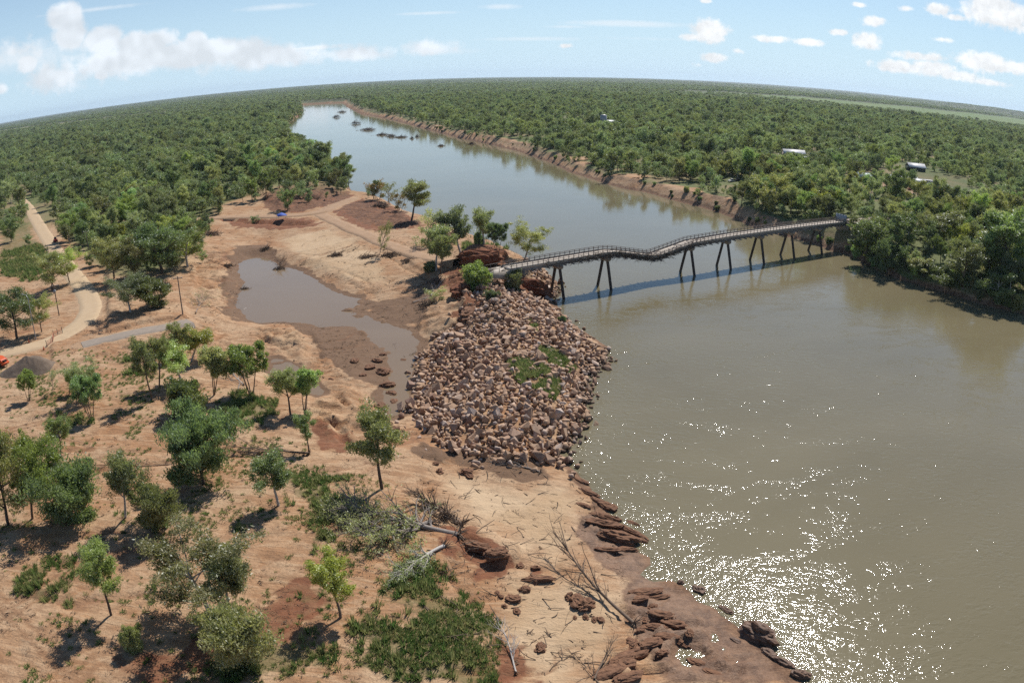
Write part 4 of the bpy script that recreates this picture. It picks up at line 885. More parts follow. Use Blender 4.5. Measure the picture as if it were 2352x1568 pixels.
# ---- grass and weeds
tufts = bpy.data.collections.new('grass_shapes')
gmat, T, b = mat('grass_blades'); oi = T.add('ShaderNodeObjectInfo')
T.n.remove(b); gc = T.mix(oi.outputs['Random'], (0.045, 0.085, 0.02), (0.165, 0.16, 0.065)); df = T.add('ShaderNodeBsdfDiffuse'); tr = T.add('ShaderNodeBsdfTranslucent'); T.l.new(gc, df.inputs[0]); T.l.new(gc, tr.inputs[0]); ad = T.add('ShaderNodeAddShader')
T.l.new(df.outputs[0], ad.inputs[0]); T.l.new(tr.outputs[0], ad.inputs[1]); T.l.new(ad.outputs[0], T.n['Material Output'].inputs[0])
for i in range(4):
    r = np.random.default_rng(300+i); n = 26; a = r.random(n)*6.28; rr = r.random(n)*0.32; p0 = np.stack([np.cos(a)*rr, np.sin(a)*rr, np.zeros(n)], -1)
    tip = p0 + np.stack([np.cos(a)*(.1+.25*r.random(n)), np.sin(a)*(.1+.25*r.random(n)), .22+.38*r.random(n)], -1); sd2 = np.stack([-np.sin(a), np.cos(a), 0*a], -1)*0.06
    v = np.stack([p0-sd2, p0+sd2, tip], 1).reshape(-1, 3); o = bpy.data.objects.new('grass_shape_%d' % i, mesh_np('grass_tuft', v, np.arange(n*3).reshape(n, 3), [gmat])); tufts.objects.link(o)
X, Y = scatter(40, 330, 0.42, 0.85); g = gridval(m_grass, X, Y); kp = (rng.random(X.size) < np.clip((g-0.12)*1.05, 0, 0.85)*sstep(fbm(X/2.5, Y/2.5, 3, 73)+.5*(g-.5), -.35, .3)*np.where(np.hypot(X, Y) > 150, .25, 1)) & (gridval(SR, X, Y) > 1.5) & (gridval(RD, X, Y) > 0.3)
X, Y = X[kp], Y[kp]; tg = np.stack([X, Y, ground_z(X, Y)-0.03, (.45+1.1*rng.random(X.size)**1.5)*np.where(np.hypot(X, Y) > 150, 1.8, 1)], -1)
instancer('grass', tg, tufts, 4, 'lush green grass growing over the sandy bank', 'grass', (0.7, 1.5))
X, Y = scatter(40, 200, 0.8, 0.85); g = sstep(sdist(X, Y, P(5, (0, 830), (330, 790), (500, 880), (640, 980), (760, 1050), (900, 1110), (1080, 1400), (1000, 1600), (-50, 1600)), limit=10), -1, 2)
cl_ = sstep(fbm(X/5, Y/5, 3, 71), -0.05, 0.55)
kp = rng.random(X.size) < g*(0.08+0.9*cl_**1.5); X, Y = X[kp], Y[kp]; tw = np.stack([X, Y, ground_z(X, Y)-0.02, rng.uniform(.5, 1.35, X.size)], -1)
instancer('weeds', tw, tufts, 4, 'scattered low green weeds dotted over bare sand', 'weeds', (0.35, 0.7))
# ---- litter: small stones, dead leaves and sticks on the sand
bits = bpy.data.collections.new('litter_shapes'); litm = simple_mat('dry_litter', (0.19, 0.125, 0.08), (0.11, 0.07, 0.045), 9, .95)
for i in range(5):
    r = np.random.default_rng(800+i)
    if i < 2: tv, tf = tubes([(bend((r.normal(0, .3), r.normal(0, .3), .04), (math.cos(q), math.sin(q), 0), .5+r.random(), 3, .25, 0, r), np.array([.03, .028, .022, .012])) for q in r.random(5)*6.28], 3)
    else:
        n = 14; c0 = np.stack([r.normal(0, .35, n), r.normal(0, .35, n), .04+.05*r.random(n)], -1); e1 = r.normal(0, .09, (n, 3)); e2 = r.normal(0, .07, (n, 3)); e1[:, 2] *= .5; e2[:, 2] = np.abs(e2[:, 2])
        tv = np.stack([c0-e1, c0+e2, c0+e1, c0-e2*np.array([1, 1, .2])], 1).reshape(-1, 3); tf = np.arange(n*4).reshape(n, 4)
    bits.objects.link(bpy.data.objects.new('litter_shape_%d' % i, mesh_np('litter', tv, tf, [litm])))
X, Y = scatter(40, 260, .9, .85); dn = .05+.5*sstep(fbm(X/6, Y/6, 4, 91), .05, .5); kp = (rng.random(X.size) < dn) & (gridval(SR, X, Y) > 1.5) & (gridval(RD, X, Y) > .2) & (gridval(sd_pond, X, Y) < -.6) & (X < 14) & (Y < 330)
X, Y = X[kp], Y[kp]; instancer('ground_litter', np.stack([X, Y, ground_z(X, Y), rng.uniform(.35, .9, X.size)], -1), bits, 5, 'dry leaf litter and sticks scattered over the sand', 'litter')
print('trees near', len(near), 'instances', len(allw), 'grass', len(tg), 'weeds', len(tw), 'shrubs', nsh)
# ------------------------------------------------------------------ the broken bridge
def boxv(x0, x1, y0, y1, z0, z1):
    return np.array([[x0, y0, z0], [x1, y0, z0], [x1, y1, z0], [x0, y1, z0], [x0, y0, z1], [x1, y0, z1], [x1, y1, z1], [x0, y1, z1]], float)
BOXF = np.array([[3, 2, 1, 0], [4, 5, 6, 7], [0, 1, 5, 4], [1, 2, 6, 5], [2, 3, 7, 6], [3, 0, 4, 7]])
def boxes_mesh(name, boxes, m):
    V = np.vstack(boxes); F = np.vstack([BOXF+8*i for i in range(len(boxes))]); return mesh_np(name, V, F, [m])
def beam(p, q, w, h):
    """box beam between two points, w wide and h high"""
    p, q = np.array(p, float), np.array(q, float); t = q-p; t /= np.linalg.norm(t); s = np.cross(t, [0, 0, 1.0])
    if np.linalg.norm(s) < 1e-3: s = np.array([1.0, 0, 0])
    s /= np.linalg.norm(s); u = np.cross(s, t); o = []
    for e in (p, q): o += [e-s*w/2-u*h/2, e+s*w/2-u*h/2, e+s*w/2+u*h/2, e-s*w/2+u*h/2]
    o = np.array(o); return o[[0, 1, 5, 4, 3, 2, 6, 7]]
conc = simple_mat('bridge_concrete', (0.36, 0.31, 0.255), (0.26, 0.215, 0.17), 0.8, 0.9, 0.15)
deckm = simple_mat('deck_concrete', (0.50, 0.44, 0.37), (0.41, 0.35, 0.29), 0.5, 0.9, 0.1)
steel = simple_mat('dark_steel', (0.060, 0.046, 0.040), (0.10, 0.07, 0.055), 2.0, 0.75, 0.1)
girdm = simple_mat('girder_paint', (0.24, 0.235, 0.235), (0.16, 0.15, 0.15), 1.2, 0.7)
railm = simple_mat('rail_steel', (0.115, 0.090, 0.078), (0.17, 0.13, 0.105), 2.0, 0.75)
piled = simple_mat('pile_steel', (0.040, 0.032, 0.028), (0.075, 0.055, 0.045), 1.0, 0.75)
twig = simple_mat('flood_twigs', (0.20, 0.155, 0.12), (0.10, 0.075, 0.055), 5.0, 0.95)
B0 = np.array([-1.4, 190.7]); BD = np.array([0.8749, 0.4843]); BN = np.array([BD[1], -BD[0]]); SPAN = 16.03; HW = 2.35
def zdeck(s):
    k = np.asarray(s, float)/SPAN
    return np.interp(k, [-1, 0, 1, 1.9, 2.05, 2.2, 3.0, 3.08, 3.16, 4, 5, 6, 7, 8, 9, 10], [10.2, 10.2, 10.5, 10.75, 10.7, 10.45, 7.8, 7.62, 7.75, 10.15, 10.6, 10.75, 10.8, 10.75, 10.65, 10.6])
def bp(s, n, z): c = B0 + BD*s + BN*n; return np.array([c[0], c[1], z])
bridge = bpy.data.objects.new('bridge', None); COL.objects.link(bridge); bridge.location = (*bp(0, 0, 0)[:2], 0)
tag(bridge, 'long narrow road bridge with sagging broken span crossing the muddy river', 'bridge')
ORG = np.array(bridge.location)
def strip(name, s, prof, m, parent=bridge, zf=zdeck):
    """sweep a closed profile (n, dz) along the bridge"""
    s = np.asarray(s, float); z = zf(s); n = len(prof)
    V = np.array([[*(B0+BD*a+BN*p[0]-ORG[:2]), zz+p[1]] for a, zz in zip(s, z) for p in prof])
    ii = np.arange(len(s)*n).reshape(len(s), n)
    F = np.stack([ii[:-1], ii[1:], np.roll(ii, -1, 1)[1:], np.roll(ii, -1, 1)[:-1]], -1).reshape(-1, 4)
    me = mesh_np(name, V, [F, np.array([ii[0]]) if n == 4 else F[:0], np.array([ii[-1][::-1]]) if n == 4 else F[:0]], [m]); return link(name, me, parent)
LTOT = SPAN*9
ss = np.arange(0, LTOT+0.1, 1.0)
def rect(n0, n1, z0, z1): return [(n0, z0), (n0, z1), (n1, z1), (n1, z0)]
strip('deck', ss, rect(-HW, HW, -0.32, 0.0), deckm)
for sgn in (-1, 1):
    strip('kerb', ss, rect(sgn*HW-0.22 if sgn > 0 else -HW-0.02, sgn*HW+0.02 if sgn > 0 else -HW+0.22, 0.0, 0.28), conc)
    n0 = sgn*1.75; strip('girder', ss, rect(n0-0.14, n0+0.14, -1.25, -0.32), girdm)
# cross beams whose ends stick out below the deck
cb = boxes_mesh('cross_beam', [beam((*(-BN*2.75), 0), (*(BN*2.75), 0), 0.22, 0.3)], girdm)
for s in np.arange(1.5, LTOT, 2.6): link('cross_beam', cb, bridge, (*(bp(s, 0, 0)-ORG)[:2], float(zdeck(s))-1.36))
post = boxes_mesh('railing_post', [boxv(-.065, .065, -.065, .065, 0, 1.0)], railm)
k = 0
for sgn in (-1, 1):
    for s in np.arange(0.4, LTOT-0.2, 1.62):
        p = bp(s, sgn*(HW-0.1), float(zdeck(s))+0.24)-ORG; o = link('railing_post', post, bridge, p, (0, 0, math.atan2(BD[1], BD[0]))); k += 1
    for zz, hh in ((1.12, 0.11), (0.70, 0.16)):
        strip('rail', ss, rect(sgn*(HW-0.1)-0.06, sgn*(HW-0.1)+0.06, zz-hh/2+0.06, zz+hh/2+0.06), railm)
# piers: cap and two raking legs
cap_v = []
for k_ in (1, 2, 4, 5, 6, 7, 8):
    s = k_*SPAN; zt = float(zdeck(s))-1.25
    pier = bpy.data.objects.new('pier', None); COL.objects.link(pier); pier.parent = bridge; pier.location = bp(s, 0, 0)-ORG
    w = 0.55
    prof = [(-2.1, zt), (2.1, zt), (2.1, zt-0.9), (1.5, zt-1.35), (-1.5, zt-1.35), (-2.1, zt-0.9)]
    V = np.array([[*(BN*n+BD*e*w), z] for e in (-1, 1) for (n, z) in prof]); fr = np.arange(6)
    F4 = np.stack([fr, np.roll(fr, -1), np.roll(fr, -1)+6, fr+6], -1)
    link('pier_cap', mesh_np('pier_cap', V, [F4, np.array([fr[::-1]]), np.array([fr+6])], [conc]), pier)
    for sg in (-1, 1):
        top = np.array([*(BN*sg*1.15), zt-1.2]); foot = np.array([*(BN*sg*3.3), 0.0]); d = foot-top; bot = top + d*1.22
        tv, tf = tubes([(np.array([top, top+d*.5, bot]), np.array([.42, .42, .42]))], 10)
        link('pier_leg', mesh_np('pier_leg', tv, tf, [piled], smooth=True), pier)
# abutments
abR = boxes_mesh('abutment', [beam((*(BN*-2.9), 0), (*(BN*2.9), 0), 1.4, 3.6)], conc)
link('abutment', abR, bridge, np.append((bp(LTOT+0.4, 0, 0)-ORG)[:2], float(zdeck(LTOT))-2.1))
abm = boxes_mesh('abutment', [beam((*(BN*-2.6-BD*0.6), 0), (*(BN*2.6-BD*0.6), 0), 1.4, 2.2)], conc)
link('abutment', abm, bridge, (0, 0, float(zdeck(0))-1.45))
for sgn in (-1, 1):
    V = np.array([[*(-BD*a+BN*(sgn*HW+e)), z] for e in (-.15, .15) for (a, z) in ((0, 10.1), (8.5, 9.7), (8.5, 9.2), (4.0, 8.4), (0.4, 7.4))]); fr = np.arange(5)
    F4 = np.stack([fr, np.roll(fr, -1), np.roll(fr, -1)+5, fr+5], -1)
    link('wing_wall', mesh_np('wing_wall', V, [F4, np.array([fr[::-1]]), np.array([fr+5])], [conc]), bridge)
    bx_ = [beam((*(-BD*0+BN*sgn*HW), 11.2), (*(-BD*9.5+BN*sgn*HW), 10.7), .1, .14)]+[beam((*(-BD*a+BN*sgn*HW), 9.9), (*(-BD*a+BN*sgn*HW), 11.1-a*.04), .14, .14) for a in (1.5, 3.2, 5, 7, 8.8)]
    link('broken_rail', boxes_mesh('broken_rail', bx_, railm), bridge)
link('approach_slab', boxes_mesh('approach_slab', [beam((*(-BD*1.0+BN*-1.2), 10.1), (*(-BD*4.6+BN*1.0), 8.9), 2.4, .22)], deckm), bridge)
link('hanging_slab', boxes_mesh('hanging_slab', [beam((*(BN*2.7+BD*.5), 8.5), (*(BN*2.9-BD*1.2), 7.3), 1.2, .14)], deckm), bridge)
# flood debris caught on the upstream... near railing and under the girders
r = np.random.default_rng(91); paths = []
for _ in range(1500):
    s = SPAN*np.clip(r.normal(2.7, .95), .75, 6.2); n = HW + abs(r.normal(0, .22)) - .1; z = float(zdeck(s)) + r.uniform(-1.5, .45); d = np.array([*(BD*r.normal(1, .3)*r.choice([-1, 1])+BN*r.normal(0, .25)), r.normal(0, .22)])
    p = bp(s, n, z)-ORG; ln = r.uniform(.5, 2.2); paths.append((bend(p, d, ln, 2, .2, -.03, r), np.array([.035, .035, .02])*r.uniform(.7, 1.9)))
tv, tf = tubes(paths, 3); tag(link('flood_debris', mesh_np('flood_debris', tv, tf, [twig]), bridge), kind='stuff')
paths = []
for s in list(SPAN*np.array([1.75, 1.82, 3.2, 3.24])) + list(SPAN*r.uniform(2.9, 4.3, 26)):
    p = bp(s, r.uniform(-1.5, HW), float(zdeck(s))+.12)-ORG; d = np.array([*(BD*r.normal(0, 1)+BN*r.normal(0, 1)), .05]); paths.append((bend(p, d, r.uniform(1, 3), 4, .15, 0, r), np.linspace(.09, .04, 5)))
tv, tf = tubes(paths, 4); tag(link('deck_branches', mesh_np('deck_branches', tv, tf, [bark_grey]), bridge), kind='stuff')
# hoarding across the far end
bar = bpy.data.objects.new('road_barrier', None); COL.objects.link(bar); e = bp(LTOT-1.5, 0, float(zdeck(LTOT))); bar.location = e
tag(bar, 'grey panel hoarding closing off the far end of the bridge', 'barrier')
panm = simple_mat('hoarding_grey', (0.30, 0.33, 0.37), (0.24, 0.27, 0.31), 1.0, 0.6)
pan = boxes_mesh('panel', [beam((*(-BD*.0-BN*.62), 1.35), (*(BN*.62), 1.35), .06, 2.6)], panm)
for i in range(4): link('panel', pan, bar, (*(BN*(-2.0+1.32*i)), 0))
link('rail', boxes_mesh('rail', [beam((*(BN*-2.6+BD*.12), 2.1), (*(BN*2.6+BD*.12), 2.1), .08, .1), beam((*(BN*-2.6+BD*.12), .6), (*(BN*2.6+BD*.12), .6), .08, .1)], steel), bar)
# ------------------------------------------------------------------ rock embankment
rockm, T, b = mat('quarry_rock')
oi = T.add('ShaderNodeObjectInfo'); co = T.add('ShaderNodeTexCoord').outputs['Object']; rv_ = T.math('FRACT', T.math('ADD', oi.outputs['Random'], T.attr('rnd')))
c = T.mix(rv_, (0.48, 0.315, 0.20), (0.35, 0.222, 0.148)); c = T.mix(T.mapr(T.math('FRACT', T.math('MULTIPLY', rv_, 5.7)), .6, 1), c, (0.50, 0.40, 0.335))
c = T.mix(T.mapr(T.math('FRACT', T.math('MULTIPLY', rv_, 13.1)), .8, 1), c, (0.24, 0.13, 0.09)); gp = T.add('ShaderNodeNewGeometry').outputs['Position']
nn = T.noise(gp, 1.8, 6, .65); c = T.mix(T.math('MULTIPLY', T.mapr(nn, .45, .7), .6), c, (0.23, 0.145, 0.10)); pz = T.add('ShaderNodeSeparateXYZ'); T.l.new(gp, pz.inputs[0]); damp = T.mapr(T.math('ADD', pz.outputs[2], T.math('MULTIPLY', nn, -1.2)), -.45, .35, .75, 0.0); c = T.mix(damp, c, (0.075, 0.05, 0.034)); silt = T.mapr(T.noise(gp, .12, 4, .6), .5, .62); c = T.mix(T.math('MULTIPLY', silt, .25), c, (0.27, 0.165, 0.10)); T.put(b.inputs['Base Color'], c)
b.inputs['Roughness'].default_value = .9; b.inputs['Specular IOR Level'].default_value = .25
bn = T.add('ShaderNodeBump'); bn.inputs['Strength'].default_value = .5; bn.inputs['Distance'].default_value = .12; T.put(bn.inputs['Height'], T.noise(gp, 4.5, 5, .65)); T.l.new(bn.outputs[0], b.inputs['Normal'])
def rock_mesh(seed, name='rock', pts=11, flat=.8, m=None):
    r = np.random.default_rng(seed); bm = bmesh.new(); el_ = np.array([1, r.uniform(.6, .95), r.uniform(.5, .8)*flat/.7])
    for _ in range(pts):
        v = r.normal(0, 1, 3); v = np.sign(v)*np.abs(v)**.6; v /= np.linalg.norm(v); bm.verts.new(v*el_*r.uniform(.40, .54))
    res = bmesh.ops.convex_hull(bm, input=bm.verts); bmesh.ops.delete(bm, geom=[v for v in bm.verts if not v.link_faces], context='VERTS')
    me = bpy.data.meshes.new(name); bm.to_mesh(me); bm.free(); me.materials.append(m or rockm); return me
ROCKS = [rock_mesh(500+i) for i in range(14)]
rock_px = [(1105, 668), (1140, 662), (1172, 682), (1212, 692), (1268, 702), (1300, 722), (1350, 768), (1412, 802), (1395, 825), (1362, 847), (1352, 900), (1350, 950), (1335, 988), (1312, 1018), (1292, 1045), (1230, 1048), (1150, 1052),
    (1050, 1045), (1000, 1012), (962, 962), (945, 930), (950, 885), (955, 842), (962, 812), (1000, 785), (1048, 752), (1072, 742), (1110, 735), (1085, 700)]
rock_polys = [P(2.6, *rock_px), P(2.0, (1208, 628), (1236, 618), (1264, 634), (1290, 655), (1278, 684), (1256, 676), (1228, 650))]
emb = bpy.data.objects.new('rock_embankment', None); COL.objects.link(emb); emb.location = (0, 140, 0)
tag(emb, 'big spur of piled tan quarry rocks jutting into the river below the bridge', 'embankment')
spots = []
grass_on = [P(4, (1165, 835), (1215, 832), (1290, 860), (1275, 905), (1205, 890), (1170, 865)), P(4, (1225, 800), (1265, 795), (1330, 812), (1310, 832), (1270, 830)), P(4.5, (1215, 735), (1240, 740), (1240, 765), (1225, 765))]
for pi, poly in enumerate(rock_polys):
    lo, hi = poly.min(0), poly.max(0)
    for lay, (sp, s0, s1) in enumerate(((1.1, .9, 2.3), (1.5, .6, 1.8))):
        X, Y = np.meshgrid(np.arange(lo[0]-2, hi[0]+2, sp), np.arange(lo[1]-2, hi[1]+2, sp)); X = X.ravel()+rng.uniform(-.55, .55, X.size)*sp; Y = Y.ravel()+rng.uniform(-.55, .55, Y.size)*sp
        sd_ = sdist(X, Y, poly) + 1.3*fbm(X/3, Y/3, 2, 12); kp = sd_ > -0.4
        kp |= (sd_ > -3.5) & (rng.random(X.size) < .10)
        gone = np.zeros(X.size, bool)
        for g in grass_on: gone |= (sdist(X, Y, g) > 0) & (rng.random(X.size) < .62)
        kp &= ~gone
        X, Y = X[kp], Y[kp]; s = np.clip(np.exp(rng.normal(.36 if lay == 0 else .1, .38, X.size)), .55, 3.3)
        z = ground_z(X, Y) + s*.14 + (0.45 if lay else 0) + rng.uniform(-.25, .3, X.size)
        spots += list(zip(X, Y, z, s, np.full(X.size, lay)))
spots = np.array(spots); spots = spots[spots[:, 2] > -0.35]
dist_ = np.linalg.norm(spots[:, :3]-np.array([0, 0, CAM_H]), axis=1); od = np.argsort(-(spots[:, 3]*(1+.5*spots[:, 4]))/dist_)
eo = np.array(emb.location)
for q in od[:300]:
    x, y, z, s, _ = spots[q]; link('rock', ROCKS[int(rng.integers(14))], emb, (x-eo[0], y-eo[1], z-eo[2]), tuple(rng.uniform(0, 6.28, 3)), (s, s, s))
V, F, RN = [], [], []; off = 0
tri = []
for me in ROCKS:
    me.calc_loop_triangles(); vv = np.empty(len(me.vertices)*3); me.vertices.foreach_get('co', vv); tt = np.empty(len(me.loop_triangles)*3, np.int32); me.loop_triangles.foreach_get('vertices', tt); tri.append((vv.reshape(-1, 3), tt.reshape(-1, 3)))
for q in od[300:]:
    x, y, z, s, _ = spots[q]; vv, tt = tri[int(rng.integers(14))]; R_ = np.array(Matrix.Rotation(rng.uniform(0, 6.28), 3, Vector(rng.normal(0, 1, 3)).normalized())); V.append(vv @ R_.T * s + np.array([x, y, z])-eo); F.append(tt+off); off += len(vv); RN.append(np.full(len(vv), rng.random()))
me = mesh_np('rocks', np.vstack(V), np.vstack(F), [rockm]); a = me.attributes.new('rnd', 'FLOAT', 'POINT'); a.data.foreach_set('value', np.concatenate(RN).astype(np.float32))
tag(link('rocks', me, emb), kind='stuff')
tgr = []
for g in grass_on:
    X, Y = np.meshgrid(np.arange(g[:, 0].min(), g[:, 0].max(), .4), np.arange(g[:, 1].min(), g[:, 1].max(), .4)); X, Y = X.ravel()+rng.uniform(-.2, .2, X.size), Y.ravel()+rng.uniform(-.2, .2, Y.size)
    m_ = (sdist(X, Y, g)+.8*fbm(X/2, Y/2, 3, 5) > 0) & (fbm(X/3, Y/3, 3, 15) > -.25); tgr.append(np.stack([X[m_], Y[m_], ground_z(X[m_], Y[m_])+.25, rng.uniform(.9, 1.5, m_.sum())], -1))
instancer('grass', np.vstack(tgr), tufts, 4, 'bright green grass patches growing between the embankment rocks', 'grass', (.8, 1.3))

# ------------------------------------------------------------------ mud boulders and clay blocks along the near shore
claym = simple_mat('red_clay', (0.23, 0.118, 0.065), (0.125, 0.062, 0.036), 1.6, .9, .8)
wetclay = simple_mat('wet_clay', (0.10, 0.055, 0.034), (0.17, 0.095, 0.058), 1.2, .6, .5)
def lump(name, seed, size, m, sub=4, amp=.35):
    bm = bmesh.new(); bmesh.ops.create_icosphere(bm, subdivisions=sub, radius=.5); r = np.random.default_rng(seed); o_ = r.random(3)*50
    me = bpy.data.meshes.new(name); bm.to_mesh(me); bm.free(); c_ = np.empty(len(me.vertices)*3); me.vertices.foreach_get('co', c_); c_ = c_.reshape(-1, 3)
    n_ = fbm(c_[:, 0]*3+o_[0], c_[:, 1]*3+c_[:, 2]*2.3+o_[1], 4, seed) + 1.0*fbm(c_[:, 2]*9+o_[2], c_[:, 0]*1.5+c_[:, 1], 3, seed+3) + .5*fbm(c_[:, 0]*8+c_[:, 2]*5, c_[:, 1]*8+o_[0], 2, seed+5)
    me.vertices.foreach_set('co', (c_*(1+amp*n_)[:, None]*np.array(size)).ravel()); me.update(); me.materials.append(m)
    return me
def lump_px(name, px, py, w, d, h, rz, m, label, seed, sink=.3, group=None, amp=.35, cat='clay block'):
    p = on_ground(px, py, 1.0); me = lump(name, seed, (w, d, h), m, 4, amp); o = link(name, me, None, (p.x, p.y, p.z+h*(.5-sink)), (0, 0, rz)); return tag(o, label, cat, group)
lump_px('shore_boulder', 1742, 1462, 5.4, 2.6, 2.4, -.85, wetclay, 'largest dark wet clay boulder at the water edge by the glinting river', 601, cat='boulder')
lump_px('shore_boulder', 1605, 1357, 1.9, 1.1, .9, -.8, wetclay, 'dark wet oval boulder in the shallows', 602, cat='boulder')
lump_px('shore_boulder', 1563, 1338, .9, .7, .6, 0, wetclay, 'small round wet boulder beside the oval one in the shallows', 603, cat='boulder')
lump_px('shore_boulder', 1838, 1552, 2.2, 1.3, 1.2, -.5, wetclay, 'dark boulder at the water past the largest one', 604, cat='boulder')
lump_px('shore_boulder', 1668, 1402, 2.0, .7, .6, -.9, wetclay, 'thin wet clay ridge leading to the largest boulder', 605, cat='boulder')
lump_px('clay_ledge', 1420, 1240, 5.6, 2.0, 1.8, -.35, claym, 'long layered red clay ledge over the shore', 606)
lump_px('clay_ledge', 1385, 1207, 5.4, 1.5, 1.2, -.35, claym, 'upper red clay ledge with pale top beside the shore', 607)
lump_px('clay_ledge', 1445, 1222, 5.8, 1.2, 1.0, -.75, claym, 'pale crusted clay ridge along the water', 608)
lump_px('clay_ledge', 1395, 1165, 3.2, 1.6, 1.0, -.7, claym, 'cracked clay block above the water line', 609)
for i, (x, y, w, d_, h_, az_) in enumerate([(1335, 1105, 3.2, .9, .6, -.75), (1352, 1132, 3.6, 1.1, .8, -.7), (1372, 1150, 2.8, 1.0, .8, -.8), (1340, 1160, 2.2, .9, .5, -.6), (1400, 1190, 3.6, 1.0, .9, -.5), (1375, 1182, 2.6, 1.0, .7, -.3), (1455, 1205, 3.0, .9, .9, -.8), (1470, 1240, 2.2, .9, .8, -.9), (1400, 1262, 3.6, .9, .6, -.15), (1440, 1262, 3.0, .9, .7, -.2), (1480, 1360, 4.6, 1.3, .8, .1), (1500, 1372, 3.4, 1.1, .6, .05), (1462, 1376, 3.0, 1.0, .6, .2),
        (1520, 1410, 3.0, 1.2, .7, -.3), (1545, 1432, 3.2, 1.3, .8, -.4), (1500, 1440, 2.8, 1.2, .7, -.2), (1530, 1462, 3.2, 1.2, .8, -.1), (1490, 1478, 3.0, 1.4, .8, .2), (1455, 1502, 4.0, 1.6, 1.1, .35), (1425, 1518, 3.6, 1.6, 1.2, .5), (1400, 1545, 3.8, 1.8, 1.1, .4), (1440, 1555, 3.4, 1.5, .9, .3), (1570, 1480, 2.2, .9, .5, -.6), (1600, 1520, 2.4, .9, .5, -.6), (1640, 1545, 2.6, .8, .4, -.7), (1690, 1470, 1.6, .6, .4, -.8), (1795, 1520, 3.2, .9, .8, -.8), (1765, 1500, 2.0, .9, .7, -.9)]):
    lump_px('clay_ledge', x, y, w, d_, h_, az_, wetclay if x > 1680 else claym, '%s layered clay ledge %s' % ('long' if w > 3.3 else 'medium' if w > 2.7 else 'short', 'at the water edge by the largest boulder' if x > 1680 else 'along the sand rim above the river' if y < 1300 else 'in the wet mud behind the shallows' if x > 1510 else 'at the dry edge of the wet mud'), 560+i, .42, 'clay ledges along the near shore', .3, 'clay ledge')
lump_px('clay_overhang', 1095, 1262, 4.5, 1.6, 1.6, -.25, claym, 'undercut red clay bank beside the fallen tree', 610)
lump_px('clay_overhang', 1140, 1275, 3.0, 1.8, 1.5, .3, claym, 'red clay knob at the end of the undercut bank', 611)
lump_px('clay_block', 1232, 1333, 4.2, 1.0, .9, .05, claym, 'long red clay block half buried in sand beside the fallen trunk', 612)
for i, (x, y, w) in enumerate([(1180, 1378, 1.6), (1187, 1405, .9), (1158, 1392, .7), (1205, 1355, 1.3), (1150, 1370, .7), (1230, 1305, 1.1), (1225, 1330, 1.3), (1142, 1362, .6), (1325, 1385, 2.0), (1345, 1392, 2.2), (1307, 1370, 1.1), (1345, 1418, .8), (1365, 1424, .7), (1380, 1423, .8), (1320, 1418, .6), (1195, 1300, .9),
     (1072, 1087, 1.7), (1080, 1095, 1.2), (1010, 1083, 1.2), (1000, 1065, 1.0), (735, 857, 1.2), (760, 872, 1.0), (1500, 1395, 1.3), (1530, 1420, 1.2), (1450, 1480, 1.6), (1440, 1530, 1.8), (1470, 1450, 1.1), (1585, 1455, 1.0), (1520, 1500, 1.2), (1240, 1490, 1.4), (1480, 1425, .8), (1560, 1475, .8)]):
    lump_px('clay_lump', x, y, w*1.2, w*.85, w*.7, random.random()*3, claym, '%s crumbly red clay lump %s' % ('big' if w > 2.1 else 'fist like' if w > 1.5 else 'middling' if w > 1.05 else 'small', 'in dark mud below the rock spur' if y < 1110 and x > 900 else 'on the sand ridge by the pool' if y < 900 else 'on wet mud along the river' if x > 1460 else 'among the standing dead branches' if y > 1440 else 'on pale sand beside the fallen trunk'), 620+i, .42, 'clay lumps on the near shore', .42)
for i, (x, y, w) in enumerate([(880, 855, 2.6), (890, 885, 2.2), (900, 905, 2.0), (905, 925, 1.8), (815, 830, 1.6), (905, 985, 1.4), (895, 975, 1.2), (850, 845, 2.0), (868, 830, 1.8), (835, 862, 1.3), (925, 830, 1.5), (880, 815, 1.3), (875, 935, 2.2)]):
    lump_px('mud_boulder', x, y, w*1.3, w, w*.55, random.random()*3, claym, '%s rounded brown mud boulder in the %s' % ('large' if w > 2.1 else 'medium' if w > 1.5 else 'small', 'narrow pond channel' if y > 870 else 'mud flat beside the pond channel'), 670+i, .35, 'mud boulders in the pond channel', .35, 'boulder')
redsoil = simple_mat('raw_red_earth', (0.225, 0.088, 0.042), (0.125, 0.045, 0.024), .8, .95, .8)
lump_px('earth_bank', 1105, 612, 13, 5, 4.6, .3, redsoil, 'raw steep red earth bank cut behind the broken bridge end', 541, .45, None, .3, 'earth bank')
lump_px('earth_bank', 1222, 668, 13, 3.6, 5.0, -.55, redsoil, 'steep red earth slope sliding to the water under the deck', 542, .45, None, .3, 'earth bank')
lump_px('earth_bank', 1062, 668, 8, 4.5, 3.6, 1.0, redsoil, 'red earth shoulder left of the rock spur top', 543, .45, None, .35, 'earth bank')
lump_px('earth_bank', 1075, 725, 6.5, 3.0, 2.8, 1.2, claym, 'tan cut earth block at the head of the rock spur', 544, .42, None, .35, 'earth bank')
